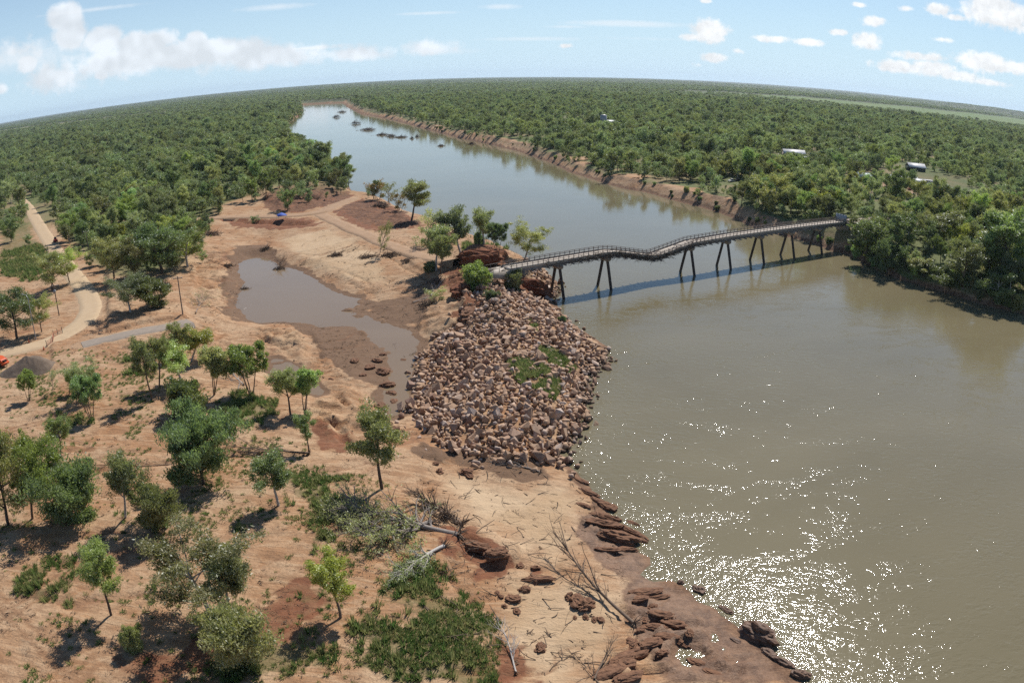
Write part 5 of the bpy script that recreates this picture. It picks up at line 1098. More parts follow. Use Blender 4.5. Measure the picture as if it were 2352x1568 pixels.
# soil heap beside the road
heapm = simple_mat('dark_soil', (0.135, 0.098, 0.072), (0.19, 0.14, 0.10), 1.5, .95, .7)
p = on_ground(68, 852, 5.6); _a, _r = np.meshgrid(np.linspace(0, 2*math.pi, 61)[:-1], np.linspace(0, 1, 22), indexing='ij'); _hx, _hy = np.cos(_a)*_r*9.0, np.sin(_a)*_r*4.6
_hz = 4.0*np.clip(1-_r*(1+.18*fbm(np.cos(_a)*1.5+3, np.sin(_a)*1.5, 3, 690)), -.1, 1)**1.05*(1+.22*fbm(_hx/3, _hy/3, 3, 691)) + .12*fbm(_hx*1.5, _hy*1.5, 3, 692) + 1.2*np.exp(-((_hx-4)**2+_hy**2)/6)*.6 - .35
_i = np.arange(60*22).reshape(60, 22); _q = np.stack([_i[:, :-1], _i[:, 1:], np.roll(_i, -1, 0)[:, 1:], np.roll(_i, -1, 0)[:, :-1]], -1).reshape(-1, 4)[:, ::-1]
tag(link('soil_heap', mesh_np('soil_heap', np.stack([_hx, _hy, _hz], -1).reshape(-1, 3), _q, [heapm], smooth=True), None, (p.x, p.y, p.z), (0, 0, .35)), 'dark brown heap of loose soil beside the gravel road', 'soil heap')

# ------------------------------------------------------------------ dead and fallen trees, logs, stumps
def dead_shape(seed, length, n_br, spread, m, r0=.16, up=.35, subs=3, name='branches'):
    """a felled trunk along +X with its branches"""
    r = np.random.default_rng(seed); tr = bend((0, 0, .15), (1, 0, .05), length, 9, .05, 0, r); paths = [(tr, np.linspace(r0, r0*.2, 10))]
    for k in range(n_br):
        f = .25+.75*(k+r.random())/n_br; j = min(8, int(f*9)); a = r.uniform(-1, 1)*spread; d = (math.cos(a), math.sin(a), r.uniform(-.1, 1)*up)
        br = bend(tr[j], d, length*r.uniform(.2, .45)*(1.1-.4*f), 5, .16, .01, r); br[:, 2] = np.maximum(br[:, 2], .05); rb = r0*(.6-.35*f)*np.linspace(1, .25, 6); paths.append((br, rb))
        for q in range(subs):
            jj = int(r.integers(1, 5)); d2 = br[jj]-br[jj-1] + r.normal(0, .35, 3)*np.linalg.norm(br[1]-br[0]); sb = bend(br[jj], d2, length*r.uniform(.06, .2), 3, .2, .01, r); sb[:, 2] = np.maximum(sb[:, 2], .04); paths.append((sb, rb[jj]*.55*np.linspace(1, .3, 4)))
    return paths
def dead_px(bx, by, tx, ty, label, seed, n_br=10, spread=1.0, m=None, r0=.16, up=.35, name='fallen_tree', guess=2.0, subs=3, group=None, cat='fallen tree', roots=True, leaves=0, ltint='grey'):
    p, q = on_ground(bx, by, guess), on_ground(tx, ty, guess); L = (q-p).to_2d().length; m = m or bark_grey
    root = bpy.data.objects.new(name, None); COL.objects.link(root); root.location = p; root.rotation_euler = (0, -math.atan2(q.z-p.z, L), math.atan2(q.y-p.y, q.x-p.x)); tag(root, label, cat, group)
    paths = dead_shape(seed, L, n_br, spread, m, r0, up, subs); tv, tf = tubes(paths[:1], 6); link('trunk', mesh_np('trunk', tv, tf, [m], smooth=True), root)
    if len(paths) > 1: tv, tf = tubes(paths[1:], 4); tag(link('branches', mesh_np('branches', tv, tf, [m]), root), kind='stuff')
    r = np.random.default_rng(seed+1)
    if roots:
        rp = [(bend((0, 0, .2), (-.6, math.cos(a), math.sin(a)), r.uniform(.4, 1.1)*r0*7, 3, .3, 0, r), np.array([.45, .3, .18, .08])*r0) for a in np.arange(0, 6.28, .45)]
        tv, tf = tubes(rp, 4); link('roots', mesh_np('roots', tv, tf, [bark_mid]), root)
    if leaves:
        cent = np.array([pp[0][-1] for pp in paths]); lv, lf_, ti = leaf_cards(cent, np.full((len(cent), 3), .55)*np.array([1, 1, .6]), leaves, .34, .10, .2, r); cm = mesh_np('crown', lv, lf_, [LEAF]); a = cm.attributes.new('tint', 'FLOAT', 'POINT'); a.data.foreach_set('value', ti.astype(np.float32)); c_ = link('crown', cm, root); c_.color = (*TINTS[ltint], 1)
    return root
whitew = bark_mat('white_wood', (0.52, 0.48, 0.44), (0.34, 0.30, 0.26))
dead_px(1050, 1230, 790, 1190, 'huge toppled tree with grey leafy crown sprawled at the sand edge', 701, 34, 1.3, bark_grey, .42, .6, leaves=7, subs=7, guess=4)
dead_px(1020, 1255, 900, 1330, 'toppled tree with bare white twigs spilling onto the grass', 702, 26, 1.3, whitew, .24, .6, leaves=6, subs=7, guess=4)
dead_px(990, 1200, 830, 1270, 'fallen grey green crown lying across the grassy bank', 704, 28, 1.4, bark_grey, .34, .7, leaves=12, subs=7, guess=4)
dead_px(1060, 1205, 930, 1150, 'brown brushy dead crown heaped behind the toppled tree', 727, 30, 1.4, bark_mid, .32, .8, guess=4, subs=7)
dead_px(880, 1240, 780, 1160, 'grey twiggy dead crown at the grass edge of the toppled tree', 728, 30, 1.4, bark_grey, .32, .7, guess=4.5, subs=7, leaves=10)
dead_px(960, 1150, 1060, 1200, 'bleached white branch arching over the toppled tree', 703, 8, .6, whitew, .13, .6, guess=4, roots=False)
dead_px(1455, 1432, 1240, 1270, 'bare fallen tree trunk with roots lying across the sand to the shore', 705, 18, .6, bark_mid, .24, .5, subs=4, guess=1.2)
dead_px(1240, 1085, 1120, 1052, 'bare grey snag on dark mud below the rock spur', 706, 9, .9, bark_grey, .15, .6, guess=1.5)
dead_px(1185, 1545, 1130, 1440, 'uprooted dead shrub with pale stems at the sand edge', 707, 14, 1.0, whitew, .12, .9, guess=2.5, subs=4)
dead_px(1380, 1575, 1320, 1490, 'dead bare branches standing out of the near sand', 708, 10, .9, bark_mid, .14, 1.1, guess=1.2, subs=4, roots=False)
dead_px(1365, 1560, 1400, 1475, 'thin dead tree top on the sand by clay ridges', 709, 9, .6, bark_mid, .12, 1.0, guess=1.2, subs=4, roots=False)
dead_px(640, 628, 655, 588, 'twiggy uprooted tree standing in the flood pond', 710, 20, 1.3, bark_mid, .14, 1.6, guess=1, subs=6)
dead_px(560, 885, 505, 845, 'pile of pale fallen branches beside the grove', 711, 16, 1.1, whitew, .13, .8, guess=4.5, subs=5, leaves=3)
dead_px(545, 900, 570, 850, 'grey fallen branches under the many stemmed tree', 712, 14, 1.1, bark_grey, .12, .8, guess=4.5, subs=5)
dead_px(710, 1042, 520, 1048, 'long dark line of flood debris in the dry gully', 713, 24, .5, bark_mid, .18, .25, guess=4.5, subs=4, cat='driftwood', name='driftwood')
dead_px(395, 1068, 180, 1084, 'thin dark debris line at the gully end', 714, 14, .4, bark_mid, .12, .15, guess=4.8, subs=3, cat='driftwood', name='driftwood')
dead_px(450, 720, 460, 690, 'bushy dead crown at the asphalt road end', 715, 18, 1.4, bark_grey, .12, 1.0, guess=4, subs=5, leaves=6)
dead_px(470, 545, 440, 560, 'tangled grey dead crown at the basin edge', 716, 18, 1.4, bark_grey, .14, .8, guess=4, subs=5)
dead_px(510, 610, 480, 600, 'small dark snag near the pond shore', 717, 8, 1.2, bark_mid, .1, .8, guess=2.5)
dead_px(605, 575, 625, 560, 'dark root stump with a log at the head of the pond', 718, 9, 1.2, bark_mid, .13, .6, guess=2.5)
dead_px(765, 588, 795, 575, 'dark twiggy log on the wide sand flat', 719, 12, 1.1, bark_mid, .12, .5, guess=3.5)
dead_px(560, 712, 590, 690, 'thin white dead branch at the pond edge', 720, 4, .5, whitew, .07, .3, guess=1, roots=False)
dead_px(990, 680, 1015, 650, 'white branched fallen tree below the spur gums', 721, 12, 1.0, whitew, .14, .8, guess=4, subs=4)
dead_px(950, 695, 1000, 680, 'pale fallen trunk at the spur foot above mud', 722, 6, .8, whitew, .13, .4, guess=3)
dead_px(1060, 690, 1150, 720, 'dark fallen tree lying across the top of the rock slope', 723, 10, .8, bark_mid, .2, .5, guess=6, subs=3)
dead_px(895, 790, 915, 805, 'bare stick standing in the pond channel', 724, 3, .6, bark_mid, .06, .9, guess=.9, roots=False)
dead_px(930, 822, 955, 810, 'dark snag at the foot of the rocks beside the channel', 725, 8, 1.0, bark_mid, .1, .7, guess=1.0)
dead_px(2212, 706, 2192, 688, 'forked dark branch sticking out of the river', 726, 2, .5, bark_mid, .14, .9, guess=0, roots=False, cat='snag', name='river_snag')
def debris_pile(px_, py_, wpx, hm, label, seed, guess=.2, spiky=0):
    """a low tangle of flood wood stranded in the water"""
    p = on_ground(px_, py_, guess); p.z = max(p.z, 0.0); r = np.random.default_rng(seed); L = wpx/F_PX*float(np.linalg.norm(np.array(p)-np.array([0, 0, CAM_H]))); a0 = r.uniform(-.3, .3)
    root = bpy.data.objects.new('driftwood', None); COL.objects.link(root); root.location = p; root.rotation_euler = (0, 0, a0); tag(root, label, 'driftwood', 'driftwood stranded in the upper river')
    for nm_, n, rr, ln in (('logs', 14, .22, .5), ('twigs', 160, .09, .28)):
        ps_ = []
        for _ in range(n):
            x = r.normal(0, .25)*L; z = abs(r.normal(0, .4))*hm*max(.2, 1-abs(x)/L*1.6); d = (r.normal(1, .5), r.normal(0, .6), r.normal(0, .35)+spiky*r.random()); ps_.append((bend((x, r.normal(0, .12)*L, z), d, L*ln*r.uniform(.4, 1), 3, .2, 0, r), np.array([1, .9, .6, .3])*min(rr, L*.02)*r.uniform(.6, 1.4)))
        tv, tf = tubes(ps_, 4); tag(link(nm_, mesh_np(nm_, tv, tf, [bark_mid]), root), kind='stuff')
for i, (x, y, w, h_, sp_, lb) in enumerate([(772, 274, 18, 5, 1.2, 'upright snag tangle nearest the far river bend'), (784, 262, 20, 4, .6, 'driftwood tangle off the far sand point'), (817, 290, 22, 5, 1.2, 'spiky half drowned tree in the upper river'), (843, 305, 34, 4, .3, 'largest dark driftwood mound in the upper river'), (876, 317, 26, 3, .2, 'flat driftwood raft next to the largest mound'), (898, 321, 22, 3, .3, 'small driftwood clump at the end of the raft line'), (920, 323, 24, 2, .2, 'thin trailing driftwood in the upper river'), (946, 326, 9, 3, .8, 'lone stump in the upper river'), (1012, 344, 14, 2, .3, 'low sticks in mid river'), (1082, 340, 16, 3, .5, 'bent branch near the right bank'), (958, 322, 9, 4, 1.5, 'thin upright dead sapling in the upper river')]):
    debris_pile(x, y, w, h_, lb, 730+i, .1, sp_)
def brush_px(px_, py_, wpx, hm, label, seed, guess):
    debris_pile(px_, py_, wpx, hm, label, seed, guess, .9); o_ = [o for o in bpy.data.objects if o.get('label') == label][0]; o_.name = 'brush_pile'; o_['category'] = 'brush pile'; o_['group'] = 'brush piles on the scoured sand'
for i, (x, y, w, h_, g_, lb) in enumerate([(770, 588, 34, .9, 3.5, 'dark brush pile in the middle of the wide sand flat'), (845, 592, 40, .7, 4, 'brush pile strung along the cracked sand line'), (895, 588, 44, .7, 4.4, 'brush pile at the foot of the bent bare tree'), (935, 600, 30, .7, 4.6, 'brush pile beside the rutted track'), (610, 572, 24, .9, 2.5, 'brush pile at the head of the pond'), (640, 622, 34, 1.8, 1, 'big twiggy brush pile standing in the pond'), (520, 612, 30, .9, 2.5, 'brush pile on the left pond shore'), (560, 665, 26, .5, 1.6, 'flat brush pile on the left pond mud'), (480, 540, 44, 1.6, 5, 'large grey brush pile where the graded track begins'), (1000, 650, 50, 1.2, 4, 'large brush pile under the spur gums'), (985, 700, 46, 1.0, 3, 'brush pile below the red earth shoulder'), (870, 475, 40, 1.3, 4.6, 'brush pile between the red soil and the river'), (1140, 700, 56, 1.0, 6, 'grey brush pile caught on the rock slope top'), (1020, 1190, 60, 1.5, 4, 'brown brush pile against the toppled tree roots'), (640, 880, 44, .8, 4.4, 'pale brush pile beside the grove and small pool'), (705, 455, 50, 1.0, 6, 'brush pile on top of the red soil cut')]):
    brush_px(x, y, w, h_, lb, 760+i, g_)
for i, (x, y) in enumerate([(840, 608), (882, 575), (690, 610), (960, 660), (925, 600), (720, 690), (1020, 545), (812, 575)]):
    dead_px(x, y, x+14, y-6, 'dark broken stump and sticks on the scoured sand ' + ['by the leaning bare tree', 'beside the rutted track', 'above the pond tree', 'below the spur gums', 'near the rutted track bend', 'on the pond bank', 'at the river side of the spur', 'on the sand rise'][i], 750+i, 6, 1.4, bark_mid, .12, .9, guess=3, group='stumps on the scoured sand', cat='stump', name='stump')
# fine twigs strewn on the scoured sand
r = np.random.default_rng(99); paths = []
for _ in range(900):
    if r.random() < .6: x, y = r.uniform(470, 1050), r.uniform(505, 740)
    else: x, y = r.uniform(960, 1400), r.uniform(1070, 1560)
    p = at(x, y, 3.0 if y < 800 else 1.5); z = gz1(p[0], p[1])
    if sdist(np.array([p[0]]), np.array([p[1]]), pond_poly)[0] > -.5 or gridval(SR, np.array([p[0]]), np.array([p[1]]))[0] < 2: continue
    a = r.normal(.5, .7) if y < 800 else r.uniform(0, 6.28); paths.append((bend((p[0], p[1], z+.05), (math.cos(a), math.sin(a), 0), r.uniform(.5, 3.2), 3, .18, 0, r), np.array([.05, .045, .04, .02])*r.uniform(.5, 1.6)))
tv, tf = tubes(paths, 3); tag(link('twigs', mesh_np('twigs', tv, tf, [bark_mid])), 'thin dark twigs and roots strewn over the scoured sand', 'twigs', kind='stuff')
# ------------------------------------------------------------------ homestead on the right bank
tin = simple_mat('pale_tin_roof', (0.72, 0.70, 0.67), (0.64, 0.62, 0.59), .4, .5); tinb = simple_mat('blue_grey_tin', (0.44, 0.49, 0.53), (0.38, 0.43, 0.47), .4, .5)
wallc = simple_mat('cream_wall', (0.42, 0.38, 0.33), (0.35, 0.31, 0.27), .6, .8); walld = simple_mat('dark_green_wall', (0.045, 0.06, 0.055), (0.07, 0.08, 0.075), .6, .8); dark = simple_mat('opening_shade', (0.018, 0.016, 0.015), None, 1, .9)
glass = simple_mat('window_glass', (0.05, 0.06, 0.07), (0.03, 0.035, 0.04), 1, .15, 0, 0, .5)
white = simple_mat('white_paint', (0.70, 0.69, 0.66), (0.60, 0.59, 0.56), 1.5, .6); rubber = simple_mat('black_rubber', (0.022, 0.021, 0.02), None, 4, .8); orange = simple_mat('orange_paint', (0.62, 0.10, 0.025), (0.52, 0.085, 0.025), 2, .45); redp = simple_mat('red_paint', (0.36, 0.045, 0.03), (0.28, 0.04, 0.03), 2, .5); bluec = simple_mat('blue_canvas', (0.08, 0.14, 0.48), (0.06, 0.11, 0.38), 2, .7)
galv = simple_mat('galvanised_steel', (0.36, 0.36, 0.36), (0.28, 0.28, 0.28), 3, .5, 0, .4); timber = simple_mat('pole_timber', (0.17, 0.135, 0.11), (0.11, 0.085, 0.07), 3, .9, .2)
def root_at(name, p, rz, label, cat, group=None):
    o = bpy.data.objects.new(name, None); COL.objects.link(o); o.location = p; o.rotation_euler = (0, 0, rz); return tag(o, label, cat, group)
def building(px_, py_, w, d, h, rh, rz, rm, wm, label, name='farm_shed', opens=(), wins=(), guess=9.5, gable=True, cat='shed'):
    p = on_ground(px_, py_, guess); o = root_at(name, p, rz, label, cat)
    link('wall', boxes_mesh('wall', [boxv(-w/2, w/2, -d/2, d/2, -.5, h)], wm), o)
    e = .5
    if gable:
        V = np.array([[-w/2-e, -d/2-e, h-.05], [w/2+e, -d/2-e, h-.05], [w/2+e, 0, h+rh], [-w/2-e, 0, h+rh], [-w/2-e, d/2+e, h-.05], [w/2+e, d/2+e, h-.05]]); V = np.vstack([V, V+[0, 0, .16]])
        F4 = np.array([[6, 7, 8, 9], [9, 8, 11, 10], [3, 2, 1, 0], [4, 5, 2, 3], [0, 1, 7, 6], [5, 4, 10, 11], [0, 6, 9, 3], [3, 9, 10, 4], [1, 2, 8, 7], [2, 5, 11, 8]]); rf = link('roof', mesh_np('roof', V, F4, [rm]), o)
        [link('gable', mesh_np('gable', np.array([[s*w/2, y, z] for (y, z) in ((-d/2, h), (d/2, h), (0, h+rh-.1))]), np.array([[0, 1, 2]]), [wm]), o) for s in (-1, 1)]
        link('ridge_cap', boxes_mesh('ridge_cap', [boxv(-w/2-e, w/2+e, -.2, .2, h+rh+.12, h+rh+.24)], rm), rf)
    else: link('roof', boxes_mesh('roof', [beam((0, -d/2-e, h+.1), (0, d/2+e, h+rh+.1), w+2*e, .16)], rm), o)
    for (x0, x1, z0, z1) in opens: link('doorway_shade', boxes_mesh('doorway_shade', [boxv(x0, x1, -d/2-.06, -d/2+.03, z0, z1)], dark), o)  # near-black slabs on the closed wall paint the shade inside doorways and open bays
    for (x0, x1, z0, z1) in wins:
        f = link('window', boxes_mesh('window', [boxv(x0, x1, -d/2-.08, -d/2+.02, z0, z1)], white), o); link('pane', boxes_mesh('pane', [boxv(x0+.1, x1-.1, -d/2-.11, -d/2-.05, z0+.1, z1-.1)], glass), f)
    return o
building(1993, 417, 12, 9, 3.0, 1.7, -.25, tinb, tinb, 'blue grey gable shed half hidden by trees at the homestead', opens=((-4.5, -.5, 0, 3.1), (.8, 4.8, 0, 3.1)))
building(2072, 423, 17, 10, 3.2, 1.5, -.35, tin, wallc, 'long pale roofed open shed in the homestead yard', opens=((-7.5, -4, 0, 3), (-3, .5, 0, 3), (1.5, 5.5, 0, 3)))
building(2108, 430, 7, 7, 3.5, 1.2, -.35, tin, wallc, 'small gable end shed joined to the long open shed', opens=((-2, 1.8, 0, 3),))
building(2102, 392, 12, 10, 2.7, 2.4, -.2, tin, walld, 'dark walled house with pale roof behind the sheds', 'farm_house', opens=((-1, 0.2, 0, 2.2),), wins=((-5, -3, 1, 2.4), (2.5, 4.5, 1, 2.4)), cat='house')
building(1822, 362, 15, 10, 3.4, 2.2, -.2, tin, wallc, 'white roofed house deep in the right bank trees', 'farm_house', opens=((-.5, .6, 0, 2.1),), wins=((-6, -4, 1, 2.3), (-3, -1.4, 1, 2.3), (3, 5, 1, 2.3)), cat='house')
building(1846, 370, 4.5, 3.5, 2.6, .6, -.2, tin, wallc, 'little pale roofed outbuilding next to the white roofed house', opens=((-.5, .5, 0, 2),))
building(1398, 296, 11, 9, 7.2, 1.2, -.1, tin, wallc, 'pale roof showing through trees beside the water tank', wins=((-4, -2, 1, 2.3),), opens=((-.5, .6, 0, 2.1),))
# water tank on a stand
p = on_ground(1386, 296, 8.5); o = root_at('water_tank', p, 0, 'grey cylindrical water tank on a tall stand above the far trees', 'water tank')
a_ = np.arange(24)*2*math.pi/24
def cyl(name, r_, z0, z1, m, n=24, cone=0.0):
    a = np.arange(n)*2*math.pi/n; ring = lambda z: np.stack([np.cos(a)*r_, np.sin(a)*r_, 0*a+z], -1); V = np.vstack([ring(z0), ring(z1), [[0, 0, z1+cone]]]); i = np.arange(n)
    return mesh_np(name, V, [np.stack([i, np.roll(i, -1), np.roll(i, -1)+n, i+n], -1), np.stack([i+n, np.roll(i, -1)+n, 0*i+2*n], -1)], [m])
link('tank', cyl('tank', 3.1, 8.5, 13.2, galv, cone=.7), o); link('platform', cyl('platform', 3.6, 8.1, 8.5, timber), o)
for i in range(6): tv, tf = tubes([(np.array([[2.7*math.cos(i*1.047), 2.7*math.sin(i*1.047), -.3], [2.7*math.cos(i*1.047), 2.7*math.sin(i*1.047), 8.1]]), np.array([.18, .18]))], 6); link('leg', mesh_np('leg', tv, tf, [galv]), o)
def wheel(parent, x, y, z, r_, w, name='wheel'):
    bm = bmesh.new(); bmesh.ops.create_cone(bm, cap_ends=True, segments=18, radius1=r_, radius2=r_, depth=w); me = bpy.data.meshes.new('tyre'); bm.to_mesh(me); bm.free(); me.materials.append(rubber); t = link(name, me, parent, (x, y, z), (math.pi/2, 0, 0))
    bm = bmesh.new(); bmesh.ops.create_cone(bm, cap_ends=True, segments=14, radius1=r_*.5, radius2=r_*.5, depth=w*1.06); me = bpy.data.meshes.new('rim'); bm.to_mesh(me); bm.free(); me.materials.append(galv); link('rim', me, t)
def prism(name, prof, y0, y1, m, bev=.05):
    """side profile (x, z) extruded in y, edges bevelled"""
    bm = bmesh.new(); vs = [bm.verts.new((x, y0, z)) for x, z in prof]; f = bm.faces.new(vs); r_ = bmesh.ops.extrude_face_region(bm, geom=[f]); bmesh.ops.translate(bm, verts=[v for v in r_['geom'] if isinstance(v, bmesh.types.BMVert)], vec=(0, y1-y0, 0)); bmesh.ops.recalc_face_normals(bm, faces=bm.faces)
    if bev: bmesh.ops.bevel(bm, geom=list(bm.edges), offset=bev, segments=2, affect='EDGES')
    me = bpy.data.meshes.new(name); bm.to_mesh(me); bm.free(); me.materials.append(m); return me
# road roller, only its rear shows at the picture's edge
p = on_ground(1, 838, 5.6); o = root_at('road_roller', (p.x, p.y, p.z+.05), -.35, 'orange road roller with black tyres parked beside the dark soil heap', 'roller')
link('hood', prism('hood', [(-.6, 1.0), (-.6, 2.0), (.6, 2.05), (2.0, 1.75), (2.4, 1.45), (2.45, .9), (1.5, .75)], -.95, .95, orange, .12), o); link('bumper', boxes_mesh('bumper', [boxv(2.3, 2.75, -1.05, 1.05, .55, .95)], orange), o); link('grille', boxes_mesh('grille', [boxv(2.2, 2.47, -.6, .6, 1.0, 1.4)], rubber), o)
for s in (-1, 1): wheel(o, .9, s*1.05, .78, .8, .6)
link('cab', prism('cab', [(-1.9, 1.2), (-1.7, 2.9), (-.55, 2.9), (-.5, 1.2)], -.8, .8, glass, .08), o); link('canopy', boxes_mesh('canopy', [boxv(-2.0, -.4, -.95, .95, 2.9, 3.05)], white), o)
bm = bmesh.new(); bmesh.ops.create_cone(bm, cap_ends=True, segments=24, radius1=.8, radius2=.8, depth=2.1); me = bpy.data.meshes.new('drum'); bm.to_mesh(me); bm.free(); me.materials.append(galv); link('drum', me, o, (-3.3, 0, .8), (math.pi/2, 0, 0)); link('drum_frame', boxes_mesh('drum_frame', [boxv(-4.3, -1.8, -1.25, -1.1, .6, 1.1), boxv(-4.3, -1.8, 1.1, 1.25, .6, 1.1), boxv(-2.0, -.5, -.7, .7, .7, 1.3)], orange), o)
# skid steer on the gravel road
p = on_ground(128, 557, 7); o = root_at('skid_loader', (p.x, p.y, p.z+.12), 2.2, 'small red skid loader driving on the gravel road', 'loader')
link('body', prism('body', [(-1.3, .4), (-1.4, 1.3), (-.6, 1.45), (.9, .9), (1.0, .4)], -.7, .7, redp, .08), o); link('cab', prism('cab', [(-.7, 1.2), (-.6, 2.1), (.4, 2.1), (.75, .95)], -.55, .55, rubber, .06), o); link('bucket', prism('bucket', [(1.3, .1), (1.4, .7), (2.1, .2), (2.0, .08)], -.95, .95, galv, .03), o)
for s in (-1, 1):
    link('lift_arm', boxes_mesh('lift_arm', [beam((-1.1, s*.8, 1.5), (1.45, s*.8, .5), .14, .2)], redp), o)
    for x in (-.7, .6): wheel(o, x, s*.85, .42, .42, .32)
# blue shade tent on the graded track
p = on_ground(648, 505, 5); o = root_at('shade_tent', p, .5, 'bright blue pop up shade tent beside the graded track', 'tent'); e = 1.9
link('canopy', mesh_np('canopy', np.array([[-e, -e, 2.1], [e, -e, 2.1], [e, e, 2.1], [-e, e, 2.1], [0, 0, 3.1], [-e, -e, 1.85], [e, -e, 1.85], [e, e, 1.85], [-e, e, 1.85]]), [np.array([[0, 1, 4], [1, 2, 4], [2, 3, 4], [3, 0, 4]]), np.array([[5, 6, 1, 0], [6, 7, 2, 1], [7, 8, 3, 2], [8, 5, 0, 3]])], [bluec]), o)
lg = boxes_mesh('leg', [boxv(-.04, .04, -.04, .04, -.1, 2.1)], galv)
for x in (-1, 1):
    for y in (-1, 1): link('leg', lg, o, (x*1.8, y*1.8, 0))
# white utes under trees and vehicles in the yard
def ute(px_, py_, rz, m, label, guess=9, s=1.0, name='parked_car'):
    p = on_ground(px_, py_, guess); o = root_at(name, p, rz, label, 'car'); o.scale = (s, s, s)
    link('body', prism('body', [(-2.4, .45), (-2.45, 1.0), (-.3, 1.05), (1.2, 1.0), (2.3, .9), (2.4, .5)], -.88, .88, m, .1), o); link('cabin', prism('cabin', [(-.6, 1.0), (-.4, 1.75), (.8, 1.75), (1.35, 1.02)], -.78, .78, glass, .1), o); link('roof', boxes_mesh('roof', [boxv(-.42, .82, -.72, .72, 1.72, 1.8)], m), o)
    for x in (-1.5, 1.5):
        for y in (-1, 1): wheel(o, x, y*.85, .4, .4, .26)
ute(1680, 418, .6, white, 'white utility vehicle under trees on the sandy right bank'); ute(1694, 416, .6, rubber, 'dark vehicle next to the white utility under trees'); ute(2020, 413, .3, white, 'white car beside the blue grey shed'); ute(2040, 424, 1.2, white, 'white car between the two homestead sheds'); ute(2090, 436, .9, redp, 'red vehicle parked before the long shed')
def caravan(px_, py_, w, d, h, m, label, name='caravan', cat='caravan'):
    p = on_ground(px_, py_, 9.5); o = root_at(name, p, -.35, label, cat); link('body', prism('body', [(-w/2, .6), (-w/2-.1, h-.3), (-w/2+.3, h), (w/2-.2, h), (w/2, h-.4), (w/2, .6)], -d/2, d/2, m, .08), o); link('window', boxes_mesh('window', [boxv(-w*.3, w*.1, -d/2-.03, -d/2+.02, 1.5, 2.1)], glass), o); link('drawbar', boxes_mesh('drawbar', [beam((w/2, 0, .6), (w/2+1.2, 0, .5), .12, .12)], rubber), o)
    for y in (-1, 1): wheel(o, 0, y*(d/2-.12), .38, .38, .22)
caravan(2132, 424, 6, 2.4, 2.7, white, 'white caravan beside the gable end shed'); caravan(2150, 428, 3.2, 2.2, 2.4, walld, 'dark box trailer by the caravan', 'trailer', 'trailer')
# yard fence
fa, fb = on_ground(2158, 440, 9.5), on_ground(2230, 446, 9.5); o = root_at('yard_fence', fa, math.atan2(fb.y-fa.y, fb.x-fa.x), 'dark mesh fence along the homestead yard', 'fence'); L_ = (fb-fa).length
ps = boxes_mesh('post', [boxv(-.05, .05, -.05, .05, -.2, 1.7)], rubber)
for x in np.linspace(0, L_, 9): link('post', ps, o, (x, 0, 0))
for z in (.4, .9, 1.4): link('rail', boxes_mesh('rail', [boxv(0, L_, -.03, .03, z, z+.07)], rubber), o)
link('screen', boxes_mesh('screen', [boxv(L_*.4, L_, .04, .06, .1, 1.5)], walld), o)
# ------------------------------------------------------------------ poles, light, barrier fence, cones
def pole_h(px_, py_, ty, guess):
    p = on_ground(px_, py_, guess); hs = np.linspace(1, 16, 300); q = to_px(np.array(p)[None]+np.stack([0*hs, 0*hs, hs], -1)); return p, float(hs[int(np.argmin(np.abs(q[:, 1]-ty)))])
def tube_obj(name, pts_, rad, m, parent, sides=8): tv, tf = tubes([(np.array(pts_, float), np.array(rad, float))], sides); return link(name, mesh_np(name, tv, tf, [m], smooth=True), parent)
p, h = pole_h(83, 780, 678, 6); o = root_at('street_light', p, 0, 'tall curved street light pole beside the gravel road', 'street light')
tube_obj('pole', [(0, 0, -.3), (0, 0, h*.6), (0, 0, h*.93), (-.5, .1, h), (-1.6, .3, h+.15)], [.14, .11, .09, .07, .06], galv, o); link('lamp', boxes_mesh('lamp', [boxv(-2.2, -1.5, .2, .45, h+.08, h+.22)], galv), o)
for (bx_, by_, ty, lb) in ((136, 725, 653, 'timber power pole with crossarm and transformer by the gravel road'), (420, 722, 635, 'timber power pole at the end of the broken asphalt'), (205, 585, 530, 'timber power pole among the trees along the gravel road')):
    p, h = pole_h(bx_, by_, ty, 6); o = root_at('power_pole', p, .3, lb, 'power pole'); tube_obj('pole', [(0, 0, -.3), (0, 0, h)], [.17, .12], timber, o)
    link('crossarm', boxes_mesh('crossarm', [boxv(-1.2, 1.2, -.08, .08, h-.55, h-.38)], timber), o)
    for x in (-1.05, -.4, .4, 1.05): link('insulator', cyl('insulator', .06, 0, .22, white, 8), o, (x, 0, h-.38))
    if 'transformer' in lb: link('transformer', boxes_mesh('transformer', [boxv(-.35, .35, -.5, -.12, h-2.4, h-1.5)], galv), o)
bar_m = simple_mat('orange_mesh', (0.55, 0.20, 0.12), (0.45, 0.16, 0.10), 6, .8)
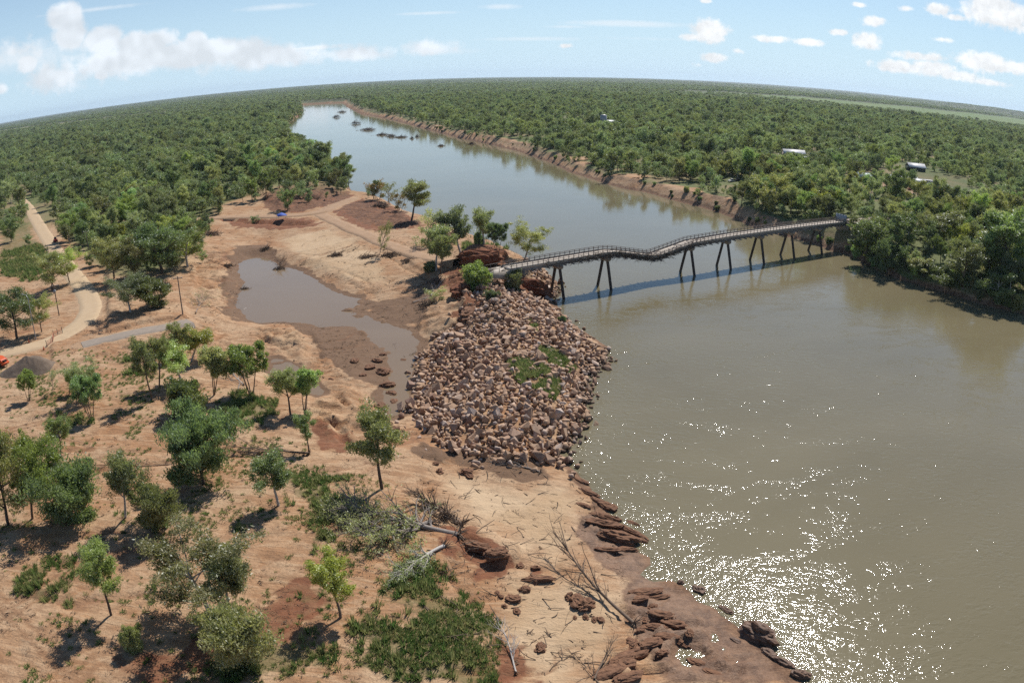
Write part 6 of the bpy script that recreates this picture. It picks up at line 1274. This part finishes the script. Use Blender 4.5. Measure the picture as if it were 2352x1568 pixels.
q = [on_ground(x, y, 6) for x, y in ((108, 797), (122, 788), (124, 775), (133, 770), (144, 766))]
o = root_at('barrier_fence', q[0], 0, 'orange mesh barrier fence closing the old asphalt road', 'fence')
for v in q: link('post', ps, o, v-q[0])
for a_, b__ in zip(q[:-1], q[1:]):
    d = b__-a_
    for k in range(4): link('mesh_strand', boxes_mesh('mesh_strand', [beam(np.array(a_-q[0])+[0, 0, .25+.35*k], np.array(b__-q[0])+[0, 0, .25+.35*k], .03, .07)], bar_m), o)
    for f in np.arange(.15, 1, .17): link('mesh_strand', boxes_mesh('mesh_strand', [beam(np.array(a_-q[0])+np.array(d)*f+[0, 0, .15], np.array(a_-q[0])+np.array(d)*f+[0, 0, 1.4], .05, .03)], bar_m), o)
for (x, y, lb) in ((101, 803, 'orange traffic cone beside the soil heap'), (67, 787, 'orange traffic cone at the street light side of the road')):
    p = on_ground(x, y, 6); o = root_at('traffic_cone', p, 0, lb, 'traffic cone'); link('base', boxes_mesh('base', [boxv(-.25, .25, -.25, .25, 0, .06)], rubber), o); link('cone', mesh_np('cone', np.vstack([np.stack([np.cos(a_ := np.arange(12)*.5236)*.2, np.sin(a_)*.2, 0*a_+.06], -1), np.stack([np.cos(a_)*.04, np.sin(a_)*.04, 0*a_+.9], -1)]), np.array([[i, (i+1) % 12, 12+(i+1) % 12, 12+i] for i in range(12)]), [orange]), o)
# ------------------------------------------------------------------ thin haze of the river air
hm = bpy.data.materials.new('haze'); hm.use_nodes = True; N = hm.node_tree.nodes; N.remove(N['Principled BSDF']); pv = N.new('ShaderNodeVolumePrincipled'); pv.inputs['Color'].default_value = (0.72, 0.86, 1.0, 1); pv.inputs['Density'].default_value = 3.2e-5; pv.inputs['Anisotropy'].default_value = 0.3
hm.node_tree.links.new(pv.outputs[0], N['Material Output'].inputs['Volume'])
tag(link('haze', boxes_mesh('haze', [boxv(-17500, 17500, -1500, 22000, -6, 180)], hm)), 'thin pale blue haze over the plain', 'haze', kind='stuff')
